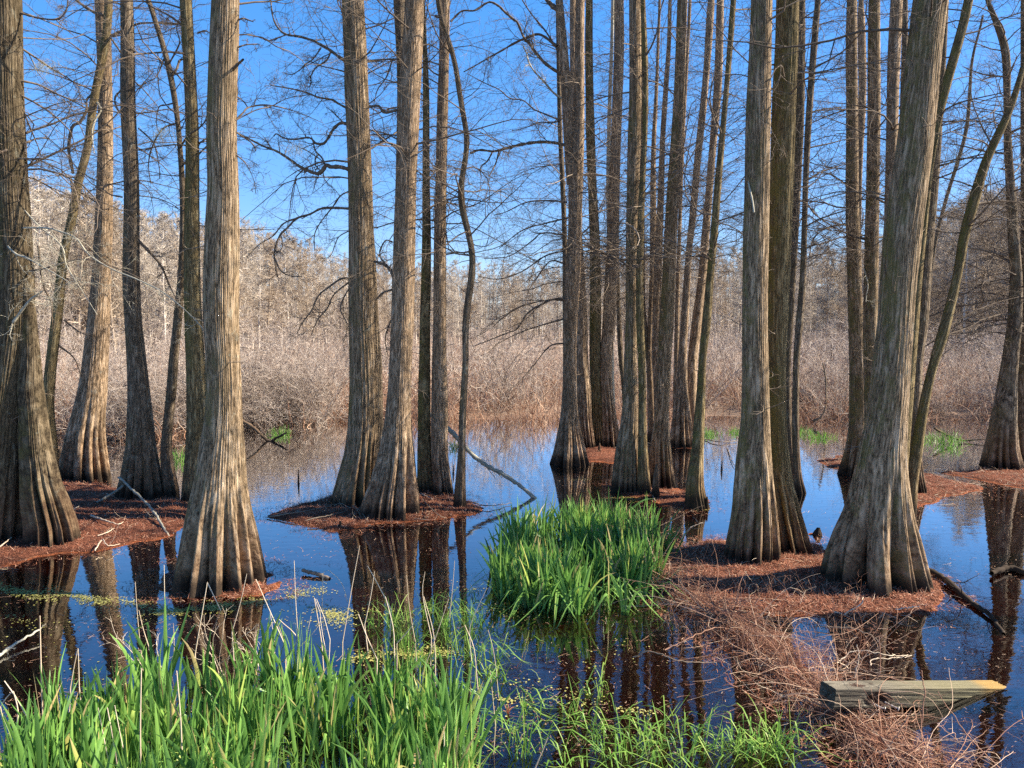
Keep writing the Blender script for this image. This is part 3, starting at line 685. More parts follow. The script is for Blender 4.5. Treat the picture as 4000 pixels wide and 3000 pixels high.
tree('S', [(1752,2340,2430),(1700,2345,2422),(1640,2348,2412),(1520,2345,2393),(1400,2342,2390),(1266,2354,2405),(1085,2363,2411),(904,2372,2418),(723,2380,2420),(542,2387,2425),(362,2393,2432),(181,2400,2438),(0,2398,2436)],
     'grey trunk leaning slightly right above the shared fluted foot of the right cluster', M_BARK, top=14, bz=4, nb=26, flute=0.45, flare=2.0, sides=120, twigt=0.55)
tree('S2', [(1725,2380,2410),(1500,2378,2400),(1000,2372,2388),(750,2367,2383),(540,2370,2386),(360,2375,2390),(220,2382,2396),(0,2388,2400)],
     'very thin pale stem behind the grey trunk that leans right', M_PALETWIG, top=9, bz=4, nb=16, flute=0.0, sides=24, twigt=0.9)
tree('S3', [(1720,2440,2462),(1500,2427,2443),(1400,2415,2436),(1266,2409,2427),(1130,2407,2422),(1000,2405,2418),(700,2402,2412)],
     'small leaning rough sapling in the gap left of the tall double trunk', M_BARKD, top=6, bz=3, nb=12, flute=0.0, sides=30)
tree('T', [(1930,2380,2502),(1880,2388,2500),(1760,2404,2494),(1640,2428,2494),(1520,2437,2492),(1400,2437,2488),(1266,2445,2488),(1085,2445,2488),(904,2445,2493),(723,2450,2497),(542,2452,2502),(362,2461,2506),(181,2459,2504),(0,2459,2502)],
     'thick upright trunk in the middle of the right-hand cluster behind the leaf clump', M_BARKG, top=15, bz=4, nb=32, flute=0.30, flare=1.4, sides=150, twigt=0.6)
tree('U', [(1935,2486,2548),(1850,2490,2538),(1760,2491,2530),(1640,2494,2524),(1520,2494,2524),(1400,2491,2521),(1266,2484,2515),(1085,2484,2511),(904,2488,2515),(723,2497,2520),(542,2511,2529),(362,2511,2533),(181,2506,2529),(0,2502,2520)],
     'narrow mossy trunk pressed against the right side of the thick upright trunk', M_BARKM, top=12, bz=4, nb=18, flute=0.2, sides=64, twigt=0.6,
     branches=[([(2520,220),(2545,180),(2570,110),(2580,40),(2600,-20)],8,5,5,-0.2)])
tree('V', [(1715,2525,2572),(1640,2537,2560),(1520,2527,2558),(1400,2524,2549),(1345,2510,2538),(1200,2500,2520),(900,2500,2518),(0,2495,2510)],
     'short crooked grey trunk with a dark knot behind the narrow mossy trunk', M_BARKD, top=9, bz=4, nb=10, flute=0.2, sides=48)
tree('W', [(1725,2555,2605),(1520,2553,2578),(1400,2545,2574),(1266,2548,2578),(1085,2553,2584),(904,2562,2590),(723,2571,2595),(542,2578,2598),(362,2590,2610),(271,2597,2615),(181,2606,2622),(0,2610,2624)],
     'slim lit trunk rising between the narrow mossy trunk and a leaning one', M_BARK, top=12, bz=3.8, nb=26, flute=0.2, sides=48, twigt=0.7)
tree('W2', [(1715,2530,2565),(1400,2526,2548),(1266,2530,2552),(1085,2537,2557),(904,2539,2565),(723,2540,2562),(542,2545,2562),(450,2552,2568),(300,2560,2572),(0,2572,2582)],
     'slimmest lit trunk just left of its slim lit neighbour in the right cluster', M_BARK, top=9, bz=4, nb=18, flute=0.1, sides=40, twigt=0.75)
tree('X', [(1910,2528,2645),(1850,2530,2634),(1760,2537,2622),(1640,2555,2612),(1520,2563,2618),(1400,2570,2622),(1266,2578,2632),(1085,2589,2637),(904,2597,2644),(723,2607,2653),(542,2622,2664),(362,2633,2673),(181,2640,2678),(0,2646,2685)],
     'tall trunk leaning right in the right cluster, foot standing beside a small knee', M_BARKG, top=15, bz=4, nb=32, flute=0.40, flare=1.5, sides=150, twigt=0.6)
tree('X2', [(1730,2625,2665),(1400,2632,2652),(1085,2640,2655),(904,2648,2662),(720,2652,2667),(500,2662,2676),(0,2690,2702)],
     'thin stem behind the tall trunk that leans right', M_BARK, top=9, bz=4, nb=12, flute=0.1, sides=30, twigt=0.7)
tree('Y', [(1750,2610,2716),(1700,2616,2706),(1640,2624,2698),(1520,2642,2685),(1400,2648,2682),(1356,2651,2683),(1175,2664,2694),(994,2678,2701),(814,2696,2723),(633,2710,2737),(452,2730,2758),(271,2749,2773),(90,2758,2787),(0,2765,2790)],
     'slender trunk with a wide dark fluted foot, leaning right, further back', M_BARK, top=13, bz=3.6, nb=26, flute=0.42, flare=2.2, sides=110, twigt=0.6)
tree('Z', [(1722,2684,2728),(1520,2684,2720),(1400,2686,2723),(1266,2700,2741),(1085,2728,2759),(904,2741,2773),(723,2759,2785),(542,2773,2800),(362,2788,2818),(181,2796,2825),(0,2800,2827)],
     'reddish slender leaning trunk beside the wide dark fluted foot', M_BARK, top=13, bz=3.6, nb=24, flute=0.2, sides=64, twigt=0.6)
tree('AB', [(1992,2670,2778),(1940,2674,2756),(1880,2680,2748),(1760,2702,2748),(1640,2711,2753),(1520,2723,2756),(1400,2729,2756),(1266,2741,2777),(1085,2759,2787),(904,2776,2805),(723,2791,2818),(542,2809,2832),(362,2827,2845),(181,2841,2863),(0,2854,2875)],
     'thin dark mossy leaning trunk nearest of the right cluster, beside open blue water', M_BARKM, top=13, bz=4, nb=28, flute=0.2, flare=0.9, sides=80, twigt=0.5)
tree('AC', [(2222,2812,3052),(2120,2826,3048),(2000,2852,3035),(1880,2868,3020),(1760,2883,3010),(1640,2898,3005),(1520,2901,3002),(1400,2901,2998),(1266,2900,2996),(1085,2902,2998),(904,2904,3000),(723,2913,3002),(542,2915,3005),(362,2922,3007),(181,2931,3010),(0,2936,3014)],
     'left trunk of the big pair on the right needle bank, thin buttress at its left', M_BARKG, top=18, bz=5.8, hero=True, flute=0.36, flare=1.3, nb=30,
     branches=[([(2915,660),(2925,720),(2940,790),(2945,830)],5,8,0,-0.3,M_PALETWIG)])
tree('AD', [(2185,3020,3190),(2120,3010,3165),(2000,3000,3130),(1880,3000,3096),(1760,3002,3078),(1640,3003,3069),(1520,3003,3069),(1400,3001,3067),(1266,3000,3074),(1085,3000,3083),(904,3002,3090),(723,3007,3098),(542,3014,3104),(362,3020,3108),(181,3032,3116),(0,3036,3118)],
     'right trunk of the big pair on the right needle bank, dark with yellow-green moss', M_BARKM, top=17, bz=5.6, hero=True, flute=0.40, flare=1.3, nb=26)
tree('AE', [(1900,3085,3125),(1760,3073,3100),(1640,3068,3092),(1400,3065,3088),(1266,3074,3099),(1085,3083,3108),(904,3093,3120),(723,3100,3127),(542,3107,3137),(362,3110,3143),(181,3118,3146),(0,3118,3145)],
     'narrow trunk half hidden behind the big mossy trunk of the right pair', M_BARKD, top=13, bz=4.4, nb=20, flute=0.15, sides=56)
tree('AF', [(1930,3094,3154),(1860,3096,3132),(1760,3096,3124),(1640,3093,3120),(1520,3096,3121),(1400,3098,3122),(1266,3108,3136),(1085,3125,3149),(904,3131,3152),(723,3136,3157),(542,3142,3166),(362,3154,3178),(181,3167,3192),(0,3185,3206)],
     'thin leaning trunk standing alone in open water right of the big pair', M_BARKD, top=12, bz=4, nb=30, flute=0.2, sides=64, bl=(1.0,2.4),
     branches=[([(3145,200),(3110,185)],8,5,0,-0.1,M_PALETWIG),([(3160,700),(3210,670),(3260,655),(3300,640)],8,3,8,0.4), ([(3155,800),(3200,850),(3300,880)],6,3,10,0.5), ([(3150,450),(3200,430),(3290,420)],7,3,9,0.3)])
tree('AG', [(1860,3265,3408),(1790,3290,3398),(1700,3312,3392),(1640,3318,3391),(1520,3320,3388),(1400,3320,3383),(1266,3316,3372),(1085,3312,3363),(904,3307,3357),(723,3305,3351),(542,3307,3350),(362,3307,3348),(181,3303,3346),(0,3310,3345)],
     'straight dark trunk on a small red bank left of the biggest right trunk', M_BARKG, top=15, bz=4.2, nb=34, flute=0.40, flare=1.1, sides=110, bl=(1.0,2.4),
     branches=[([(3305,875),(3230,890),(3180,930),(3160,1000)],8,3,9,0.4), ([(3305,720),(3240,680),(3160,670)],7,3,9,0.3), ([(3300,430),(3240,450),(3170,480)],6,3,9,0.2)])
tree('AH', [(1740,3345,3385),(1400,3350,3368),(904,3352,3364),(723,3352,3366),(542,3352,3373),(452,3352,3380),(362,3355,3384),(181,3352,3382),(0,3350,3375)],
     'thin trunk squeezed between two straight dark trunks right of the big pair', M_BARK, top=11, bz=4.4, nb=14, flute=0.1, sides=40)
tree('AI', [(1890,3368,3460),(1760,3376,3440),(1640,3378,3430),(1400,3375,3428),(1266,3373,3426),(1085,3376,3428),(904,3380,3431),(723,3386,3434),(542,3389,3436),(362,3392,3437),(181,3392,3437),(0,3395,3436)],
     'straight trunk seen just left of the biggest right trunk, foot hidden behind it', M_BARKG, top=14, bz=4.4, nb=26, flute=0.3, sides=80,
     branches=[([(3375,1050),(3390,1110),(3385,1150),(3382,1180)],5,3,4,-0.3,M_PALETWIG)])
tree('AK', [(1960,3430,3500),(1500,3440,3490),(1085,3448,3486),(904,3454,3492),(723,3459,3500),(542,3463,3506),(362,3466,3508),(181,3470,3517),(0,3481,3524)],
     'pale straight trunk emerging behind the left edge of the biggest right trunk', M_BARK, top=15, bz=5, nb=22, flute=0.2, sides=64)
tree('AL', [(1800,3500,3540),(1300,3505,3535),(600,3512,3540),(300,3520,3545),(100,3525,3546),(0,3525,3545)],
     'dark trunk mostly hidden behind the top left side of the biggest right trunk', M_BARKD, top=12, bz=4.6, nb=14, flute=0.1, sides=40)
tree('AJ', [(2340,3222,3642),(2260,3215,3625),(2180,3230,3605),(2120,3248,3590),(2000,3297,3560),(1880,3331,3542),(1760,3356,3534),(1640,3386,3540),(1520,3403,3550),(1400,3417,3555),(1266,3434,3562),(1085,3445,3574),(904,3455,3590),(723,3484,3613),(542,3513,3637),(362,3533,3655),(181,3553,3673),(0,3574,3696)],
     'biggest right trunk, leaning right, shaded, on a huge deeply fluted foot', M_BARKG, top=18, bz=6, hero=True, flute=0.50, flare=1.45, nb=30)
tree('AM', [(1935,3555,3622),(1850,3540,3605),(1760,3535,3595),(1640,3540,3587),(1520,3550,3597),(1400,3556,3603),(1266,3565,3624),(1085,3579,3633),(904,3592,3646),(723,3615,3664),(542,3633,3676),(362,3650,3685),(181,3665,3697),(0,3678,3704)],
     'dark mottled trunk right behind the biggest right trunk, parallel to it', M_BARKD, top=14, bz=4.6, nb=30, flute=0.3, flare=0.9, sides=110)
tree('AN', [(2020,3460,3530),(1500,3520,3570),(1085,3560,3600),(800,3600,3630),(633,3624,3648),(542,3637,3664),(452,3651,3682),(362,3674,3705),(271,3692,3732),(181,3723,3755),(90,3748,3785),(0,3768,3800),(-150,3795,3825)],
     'leaning trunk emerging from behind the biggest right trunk toward the top right', M_BARKM, top=11, bz=6.0, nb=16, flute=0.1, sides=64)
tree('AO', [(2010,3543,3580),(1880,3540,3585),(1760,3555,3603),(1640,3579,3618),(1520,3603,3639),(1400,3635,3668),(1356,3646,3690),(1266,3673,3714),(1085,3723,3755),(904,3750,3787),(814,3777,3818),(723,3800,3841),(633,3832,3863),(542,3872,3908),(452,3922,3950),(362,3958,3981),(253,3988,4006),(100,4040,4056)],
     'slim blotchy trunk leaning strongly to the right edge of the photo', M_BARKM, top=6.6, bz=4.2, nb=10, flute=0.0, sides=64,
     branches=[([(3818,796),(3904,787),(3995,791)],9,6,7,0.3), ([(3760,1060),(3700,1110),(3650,1180)],6,2,8,0.3), ([(3700,1280),(3800,1220),(3900,1180),(3980,1160)],6,3,10,0.4),
               ([(3870,560),(3830,480),(3800,400),(3790,330)],6,3,8,0.2)])
tree('AR', [(1740,3560,3590),(1400,3590,3606),(1150,3620,3634),(950,3644,3658),(770,3690,3704),(633,3734,3748),(506,3771,3785),(370,3782,3794),(226,3790,3800),(60,3840,3848)],
     'very thin dark curving sapling right of the biggest right trunk', M_BARKD, top=8, bz=2.6, nb=34, flute=0.0, sides=24, bl=(0.7,1.6))
tree('AP', [(1850,3826,4004),(1760,3850,3977),(1640,3874,3968),(1520,3898,3970),(1400,3919,3975),(1266,3938,3990),(1085,3950,3992),(904,3938,3976),(723,3931,3963),(542,3922,3949),(362,3922,3945),(226,3918,3949),(136,3904,3931),(45,3859,3880),(0,3850,3865)],
     'dark bell-footed trunk at the right edge, standing on its own red bank', M_BARKD, top=10, bz=2.8, nb=60, flute=0.34, flare=1.3, sides=120, bl=(1.3,2.8), droop=0.1, twigt=0.3,
     branches=[([(3950,1260),(3860,1275),(3780,1300),(3700,1310)],8,3,10,-0.3), ([(3930,1000),(3850,980),(3740,960),(3690,950)],8,3,10,-0.2), ([(3925,600),(3840,590),(3760,570),(3690,560)],8,3,11,0.2), ([(3920,300),(3840,290),(3760,260)],8,3,10,0.1)])
tree('AQ', [(1820,3970,4075),(1700,3975,4050),(1500,3978,4035),(1266,3985,4035),(900,3990,4028),(0,3990,4022)],
     'shaded trunk cut off by the right edge of the photo beside the bell-footed one', M_BARKD, top=13, bz=3.4, nb=34, flute=0.3, sides=64, bl=(1.0,2.4))

# trees just beyond the right edge whose shade and reflections reach into view
for i, (cx_, y_, w_) in enumerate([(4280,2160,200),(4900,2160,200),(4700,2440,220)]):
    tree('off%d' % i, [(y_,cx_-w_,cx_+w_*.9),(y_-150,cx_-w_*.62,cx_+w_*.55),(y_-350,cx_-w_*.42,cx_+w_*.4),(900,cx_-w_*.3,cx_+w_*.33),(0,cx_-w_*.2,cx_+w_*.3)],
         'cypress trunk standing outside the right edge of the photo', M_BARKG, top=14, bz=5, nb=9, flute=0.3, sides=48, ks=(5,4))

# ------------------------------------------------------------------ far trees (shared meshes), shrubs, reeds
RG = np.random.default_rng(11)
def far_proto(seed, H, n1, pale, spread, seedtop):
    rng = np.random.default_rng(seed)
    z = np.linspace(-0.3, H, 12); r = 0.085 * (1 - 0.93 * z / H) + 0.05 * np.exp(-np.maximum(z, 0) / 0.7)
    P = np.stack([0.12 * np.cumsum(rng.normal(size=12)) * 0.5, 0.1 * np.cumsum(rng.normal(size=12)) * 0.5, z], -1)
    g1 = Geo(); g1.tubes(P, r * 1.25, 8, 0.85 if not pale else 1.0)
    zb = H * (0.12 + 0.86 * rng.random(n1) ** 0.8); az = rng.random(n1) * 6.283
    p0 = np.stack([np.interp(zb, z, P[:, 0]), np.interp(zb, z, P[:, 1]), zb], -1)
    L = spread * (1.15 - 0.85 * (zb / H) ** 1.5) * rng.uniform(0.6, 1.1, n1)
    d = np.stack([np.cos(az), np.sin(az), 0.25 + 0.7 * (zb / H) ** 2 + 0.2 * rng.normal(size=n1)], -1)
    B, R = grow(p0, d, L, 0.022 + L * 0.010, np.full(n1, 0.009), 6, 0.19, (0, 0, 0.0), rng)
    g2 = Geo(); g2.tubes(B, R, 3, np.clip(0.75 + 0.2 * rng.normal(size=n1), 0, 1))
    C, R, L2 = spawn(B, R, L, 10, rng, tmin=0.1, lf=(0.3, 0.6), n=4, wig=0.25, flat=0.8, rmin=0.009)
    g2.tubes(C, R, 3, np.clip(0.55 + 0.25 * rng.normal(size=len(C)), 0, 1))
    C, R, L3 = spawn(C, R, L2, 6, rng, tmin=0.1, lf=(0.4, 0.85), n=4, wig=0.25, flat=0.7, rmin=0.0062)
    g2.tubes(C, R, 3, np.clip(0.5 + 0.33 * rng.normal(size=len(C)), 0, 1))
    a = g1.build('trunk', M_FAR if pale else M_TWIG); b = g2.build('crown', M_FARTOP if seedtop else M_FAR)
    return a, b
PROTO = [far_proto(s, 12.0, n, p, w, q) for s, n, p, w, q in [(101,60,0,2.1,0),(102,70,1,2.3,1),(103,55,0,1.8,1),(104,66,1,2.2,0),(105,60,0,2.5,1),(106,64,1,2.0,0)]]
used = set()
TOPX, TOPY = zip(*[(-700,730),(150,700),(400,775),(700,850),(1000,870),(1200,940),(1400,1010),(2100,1040),(2500,965),(3000,970),(3300,950),(3600,880),(3750,760),(4000,690),(4700,680)])
DX, DY = zip(*[(-700,44),(500,48),(900,56),(1300,75),(1700,95),(2300,90),(2800,75),(3400,55),(4700,42)])
NF = 290
order = RG.permutation(NF)
pxs = -650 + 5300 * (np.arange(NF) + RG.random(NF)) / NF
rows_ = RG.integers(0, 4, NF)
for i in range(NF):
    px = pxs[i]; D = np.interp(px, DX, DY) * (1 + 0.22 * rows_[i] + 0.12 * RG.random())
    top_y = np.interp(px, TOPX, TOPY) + RG.uniform(-10, 60) + (0 if rows_[i] < 3 else -10)
    H = CAMH + (HZ - top_y) / FOC * D
    k_ = int(RG.integers(0, 6))
    x = (px - CX) / FOC * D
    root = thing('bare_tree', 'bare grey-tan tree in the wood beyond the reed marsh', 'tree', (x, D, 0.1), 'bare trees of the far wood')
    for c in PROTO[k_]:
        if (k_, c.name) in used: c = c.copy(); COL.objects.link(c)
        else: used.add((k_, c.name))
        c.parent = root
    s_ = H / 12.0
    root.scale = (s_ * RG.uniform(0.9, 1.2),) * 2 + (s_,)
    root.rotation_euler = (RG.normal() * 0.03, RG.normal() * 0.03, RG.random() * 6.28)

# the closed wood behind them: one mass
def wood_mass():
    rng = np.random.default_rng(77); g = Geo()
    n = 1500
    px = rng.uniform(-900, 4900, n); D = np.interp(px, DX, DY) * rng.uniform(1.6, 2.6, n); x = (px - CX) / FOC * D
    H = np.minimum(CAMH + (HZ - np.interp(px, TOPX, TOPY) - rng.uniform(10, 90, n)) / FOC * D, 24)
    P = np.stack([np.stack([x + rng.normal(size=n) * 0.3 * t, D + 0 * x, H * t], -1) for t in np.linspace(0, 1, 5)], 1)
    R = np.linspace(0.13, 0.03, 5)[None] * rng.uniform(0.7, 1.4, n)[:, None]
    g.tubes(P, R, 4, rng.uniform(0, 0.7, n))
    k_ = 34; idx = np.repeat(np.arange(n), k_); t = rng.uniform(0.1, 1, len(idx))
    p0 = np.stack([x[idx], D[idx], H[idx] * t], -1); az = rng.random(len(idx)) * 6.283
    d = np.stack([np.cos(az), np.sin(az), rng.uniform(0, 0.9, len(idx))], -1)
    L = rng.uniform(1.2, 2.8, len(idx)) * (1.1 - 0.5 * t)
    B, R = grow(p0, d, L, np.full(len(idx), 0.035), np.full(len(idx), 0.012), 4, 0.2, (0, 0, 0), rng)
    g.tubes(B, R, 3, np.clip(0.4 + 0.25 * rng.normal(size=len(idx)), 0, 1))
    C, R, _ = spawn(B, R, L, 6, rng, lf=(0.4, 0.7), n=3, wig=0.2, flat=0.9, rmin=0.012)
    g.tubes(C, R, 3, np.clip(0.5 + 0.25 * rng.normal(size=len(C)), 0, 1))
    o = g.build('distant_wood', M_FAR)
    tag(o, 'grey mass of bare winter woodland closing the horizon', 'woodland', kind='stuff')
wood_mass()

def shrub_proto(seed, H, n1, mat):
    rng = np.random.default_rng(seed)
    az = rng.random(n1) * 6.283
    p0 = np.stack([np.cos(az), np.sin(az), 0 * az], -1) * rng.uniform(0, 0.25, n1)[:, None] + np.array([0, 0, -0.15])
    L = H * rng.uniform(0.6, 1.15, n1)
    d = np.stack([np.cos(az) * 0.5, np.sin(az) * 0.5, 0.9 + 0 * az], -1) + rng.normal(size=(n1, 3)) * 0.15
    B, R = grow(p0, d, L, np.full(n1, 0.013), np.full(n1, 0.004), 9, 0.13, (0, 0, 0.05), rng)
    g = Geo(); g.tubes(B, R, 4, np.clip(0.25 + 0.2 * rng.normal(size=n1), 0, 1))
    C, R, L2 = spawn(B, R, L, 9, rng, tmin=0.15, ang=(0.5, 1.2), lf=(0.2, 0.5), n=5, wig=0.25, flat=1, rmin=0.004)
    g.tubes(C, R, 3, np.clip(0.5 + 0.25 * rng.normal(size=len(C)), 0, 1))
    C, R, L3 = spawn(C, R, L2, 5, rng, ang=(0.5, 1.3), lf=(0.35, 0.8), n=4, wig=0.28, flat=1, rmin=0.0032)
    g.tubes(C, R, 3, np.clip(0.6 + 0.28 * rng.normal(size=len(C)), 0, 1))
    o = g.build('shrub', mat); return o
SH = [shrub_proto(200 + i, 2.4, 9 + 2 * i, M_SHRUB) for i in range(5)]
first = set()
for i in range(290):
    px = RG.uniform(-300, 4300)
    ysh = np.interp(px, SHX, SHY)
    if i < 130:                 # along the shore, denser at the left
        px = RG.choice([RG.uniform(450, 1330), RG.uniform(-200, 700), RG.uniform(3000, 4250)], p=[0.55, 0.2, 0.25]); ysh = np.interp(px, SHX, SHY)
        Y = ground(2000, ysh)[1] + RG.uniform(-1.0, 2.5); s_ = RG.uniform(0.55, 1.15)
    else:
        Y = RG.uniform(26, 50); s_ = RG.uniform(0.85, 1.7)
    k_ = int(RG.integers(0, 5)); o = SH[k_]
    if k_ in first: o = o.copy(); COL.objects.link(o)
    else: first.add(k_)
    x = (px - CX) / FOC * Y
    o.location = (x, Y, 0.0); o.scale = (s_, s_, s_ * RG.uniform(0.85, 1.2)); o.rotation_euler = (0, 0, RG.random() * 6.28)
    tag(o, 'leafless brushy shrub growing among the reeds on the far shore' if i >= 130 else 'leafless brown shrub standing at the water edge of the far shore', 'shrub',
        'leafless shrubs among the reeds' if i >= 130 else 'leafless shrubs along the far water edge')

def reeds():
    rng = np.random.default_rng(31); g = Geo()
    for n, y0, y1, h0, h1, lo, hi, wg in [(26000, -1.5, 3.0, 0.4, 1.5, 0.0, 0.55, 0.26), (42000, 1.5, 12, 0.7, 1.9, 0.0, 0.95, 0.24), (46000, 9, 36, 0.9, 2.3, 0.15, 1.0, 0.2)]:
        px = rng.uniform(-400, 4400, n)
        Ys = ground(2000 + 0 * px, np.interp(px, SHX, SHY))[:, 1]
        Y = Ys + y0 + (y1 - y0) * rng.random(n) ** 0.8; x = (px - CX) / FOC * Y
        Y = Y + 0.9 * vnoise(x, Y * 0 + 3, 12, 1.1)
        cl = vnoise(x, Y, 8, 1.3) + 0.8 * vnoise(x, Y, 41, 4.0)
        keep = rng.random(n) < np.clip((0.35 if y0 < 0 else 0.6) + 0.8 * cl, 0.03, 1); x, Y = x[keep], Y[keep]; n = len(x)
        H = rng.uniform(h0, h1, n) ** 1.0 * (1 + 0.35 * vnoise(x, Y, 4, 0.7)) * np.where(rng.random(n) < 0.06, 1.35, 1)
        az = rng.random(n) * 6.283; lean = np.abs(rng.normal(size=n)) * 0.5
        d = np.stack([np.cos(az) * lean, np.sin(az) * lean, np.ones(n)], -1)
        P, R = grow(np.stack([x, Y, np.full(n, -0.1)], -1), d, H * 1.15, np.full(n, 0.008), np.full(n, 0.003), 7, wg, (0, 0, -0.35), rng)
        R = R * rng.uniform(0.5, 1.7, n)[:, None]
        pat = vnoise(x, Y, 51, 0.9)
        g.ribbons(P, R, np.stack([np.cos(az + 1.2), np.sin(az + 1.2), 0 * az], -1), np.clip(lo + (hi - lo) * rng.random(n) ** 1.1 + 0.13 * pat, 0, 1))
    tag(g.build('reeds', M_REED, smooth=False), 'pinkish tan dead reeds filling the marsh beyond the water', 'reeds', kind='stuff')
reeds()

# ------------------------------------------------------------------ green leaves, grass, stalks
def inpoly_px(poly, n, rng):
    poly = np.array(poly, float); out = []
    W = ground(poly[:, 0], poly[:, 1])[:, :2]; lo, hi = W.min(0), W.max(0)
    while len(out) < n:
        q = lo + (hi - lo) * rng.random((n * 2, 2)); d = sdist(q[:, 0], q[:, 1], W)
        out += list(q[d > 0])
    return np.array(out[:n])
def blades(q, H, W, rng, lean=0.25, droop=0.35, n=8, az=None, t=None, fold=0.25, bend=0.0):
    M = len(q)
    az = rng.random(M) * 6.283 if az is None else az
    ln = np.abs(rng.normal(size=M)) * lean
    s = np.linspace(0, 1, n)[None]
    out = (ln[:, None] * s + (droop * rng.random(M) ** 3)[:, None] * s ** 3) * H[:, None]
    z = s * H[:, None] * np.sqrt(np.maximum(1 - (out / H[:, None]) ** 2 * 0.55, 0.1)) - 0.04
    if bend:
        kb = (rng.random(M) < bend)[:, None]; sb = rng.uniform(0.45, 0.75, M)[:, None]
        over = np.maximum(s - sb, 0)
        z = np.where(kb, z - over * H[:, None] * 1.7, z); out = np.where(kb, out + over * H[:, None] * 0.7, out)
        z = np.maximum(z, 0.006)
        z[:, 0] = -0.04
    P = np.stack([q[:, 0:1] + out * np.cos(az)[:, None], q[:, 1:2] + out * np.sin(az)[:, None], z], -1)
    Wd = W[:, None] * np.interp(np.linspace(0, 1, n), [0, 0.25, 0.6, 0.85, 1], [0.7, 1, 0.85, 0.45, 0.02])[None]
    sa = rng.random(M) * 6.283
    side = np.stack([np.cos(sa), np.sin(sa) * 0.6, 0 * sa], -1)
    t = np.clip(rng.normal(size=M) * 0.2 + 0.5, 0, 0.93) if t is None else t
    tt = np.clip(t[:, None] + np.linspace(-0.12, 0.10, n)[None], 0, 1)
    return P, Wd, side, tt, fold
def iris(name, label, poly, nf, hr, rng, extra=None, lean=0.16, bend=0.06):
    """fans of sword leaves"""
    c = inpoly_px(poly, int(nf * 1.8), rng); dn = vnoise(c[:, 0], c[:, 1], 70, 5.0) + 0.45 * rng.normal(size=len(c)); c = c[np.argsort(-dn)[:nf]]
    k_ = rng.integers(3, 8, nf); idx = np.repeat(np.arange(nf), k_)
    fa = rng.random(nf) * 3.14; off = rng.normal(size=len(idx)) * 0.045
    q = c[idx] + np.stack([np.cos(fa[idx]) * off, np.sin(fa[idx]) * off], -1) + rng.normal(size=(len(idx), 2)) * 0.01
    az = fa[idx] + np.where(off > 0, 0, np.pi) + rng.normal(size=len(idx)) * 0.4
    H = rng.uniform(*hr, len(idx)) * rng.uniform(0.8, 1.1, nf)[idx]
    g = Geo()
    t = np.clip(0.45 + 0.2 * rng.normal(size=nf)[idx] + 0.17 * rng.normal(size=len(idx)), 0, 0.9); t[rng.random(len(idx)) < 0.035] = 1.0
    H = H * (0.85 + 0.3 * vnoise(c[:, 0], c[:, 1], 71, 4.0))[idx] * np.where(rng.random(len(idx)) < 0.15, 0.6, 1)
    P, W, sd_, tt, fo = blades(q, H, rng.uniform(0.009, 0.020, len(idx)), rng, lean=lean, droop=0.3, az=az, t=t, bend=bend)
    # a leaf stays flat in the plane of its fan
    fd = np.stack([np.cos(fa[idx] + rng.normal(size=len(idx)) * 0.35), np.sin(fa[idx] + rng.normal(size=len(idx)) * 0.35) * 0.7, 0 * H], -1)
    g.ribbons(P, W, fd, tt, 0.2)
    if extra is not None: extra(g)
    return tag(g.build(name, M_IRIS), label, 'plants', kind='stuff')
ri = np.random.default_rng(5)
FRONT = [(40,3060),(90,2980),(240,2890),(420,2800),(620,2690),(900,2650),(1150,2640),(1400,2710),(1650,2800),(1780,2900),(1880,3060),(1880,3300),(0,3300)]
iris('iris_bed', 'bed of bright green sword-shaped leaves filling the lower left foreground', FRONT, 350, (0.42, 0.76), ri, lean=0.2, bend=0.12)
MID = [(1935,2320),(2060,2375),(2250,2400),(2450,2390),(2560,2300),(2620,2180),(2540,2095),(2350,2055),(2120,2090),(1960,2170),(1920,2250)]
def midx(g):
    # long leaves flopping onto the water along the front of the clump
    n = 90; rng = np.random.default_rng(15)
    t = rng.random(n); px = 1930 + 640 * t; py = 2330 + 55 * np.sin(t * 3.1) + rng.uniform(-40, 0, n)
    q = ground(px, py)[:, :2]; az = -1.57 + rng.normal(size=n) * 0.7 + (t - 0.5) * 1.3
    P, W, sd_, tt, fo = blades(q, rng.uniform(0.35, 0.6, n), rng.uniform(0.007, 0.013, n), rng, lean=0.5, droop=0.9, az=az, bend=0.8, t=np.clip(0.5 + 0.3 * rng.random(n), 0, 1))
    g.ribbons(P, W, np.stack([-np.sin(az), np.cos(az), 0 * az], -1), tt, 0.2)
iris('iris_clump', 'dense clump of tall green leaves on the bank in the middle', MID, 430, (0.46, 0.74), ri, extra=midx, lean=0.24, bend=0.12)

def grassmass(name, label, poly, n, hr, rng, w=(0.002, 0.005), bend=0.25, lean=0.4):
    q = inpoly_px(poly, n, rng); cl = rng.random(n)
    c = q[rng.integers(0, n, n)]; q = np.where((cl < 0.75)[:, None], q[(rng.integers(0, max(n // 14, 1), n))] + rng.normal(size=(n, 2)) * 0.035, q)
    g = Geo(); P, W, sd_, tt, fo = blades(q, rng.uniform(*hr, n), rng.uniform(*w, n), rng, lean=lean, droop=0.9, bend=bend)
    g.ribbons(P, W, sd_, tt)
    return tag(g.build(name, M_GRASS), label, 'grass', kind='stuff')
grassmass('grass', 'fine arching grass mixed into the green leaf bed at the bottom', [(150,3000),(600,2900),(1200,2800),(1850,2850),(1950,3250),(100,3250)], 800, (0.2, 0.42), ri)
grassmass('grass', 'thin upright grass and weeds in shallow water behind the leaf bed', [(1450,2420),(1700,2390),(1900,2420),(1980,2560),(1900,2700),(1600,2650),(1480,2560)], 330, (0.15, 0.38), ri, bend=0.3)
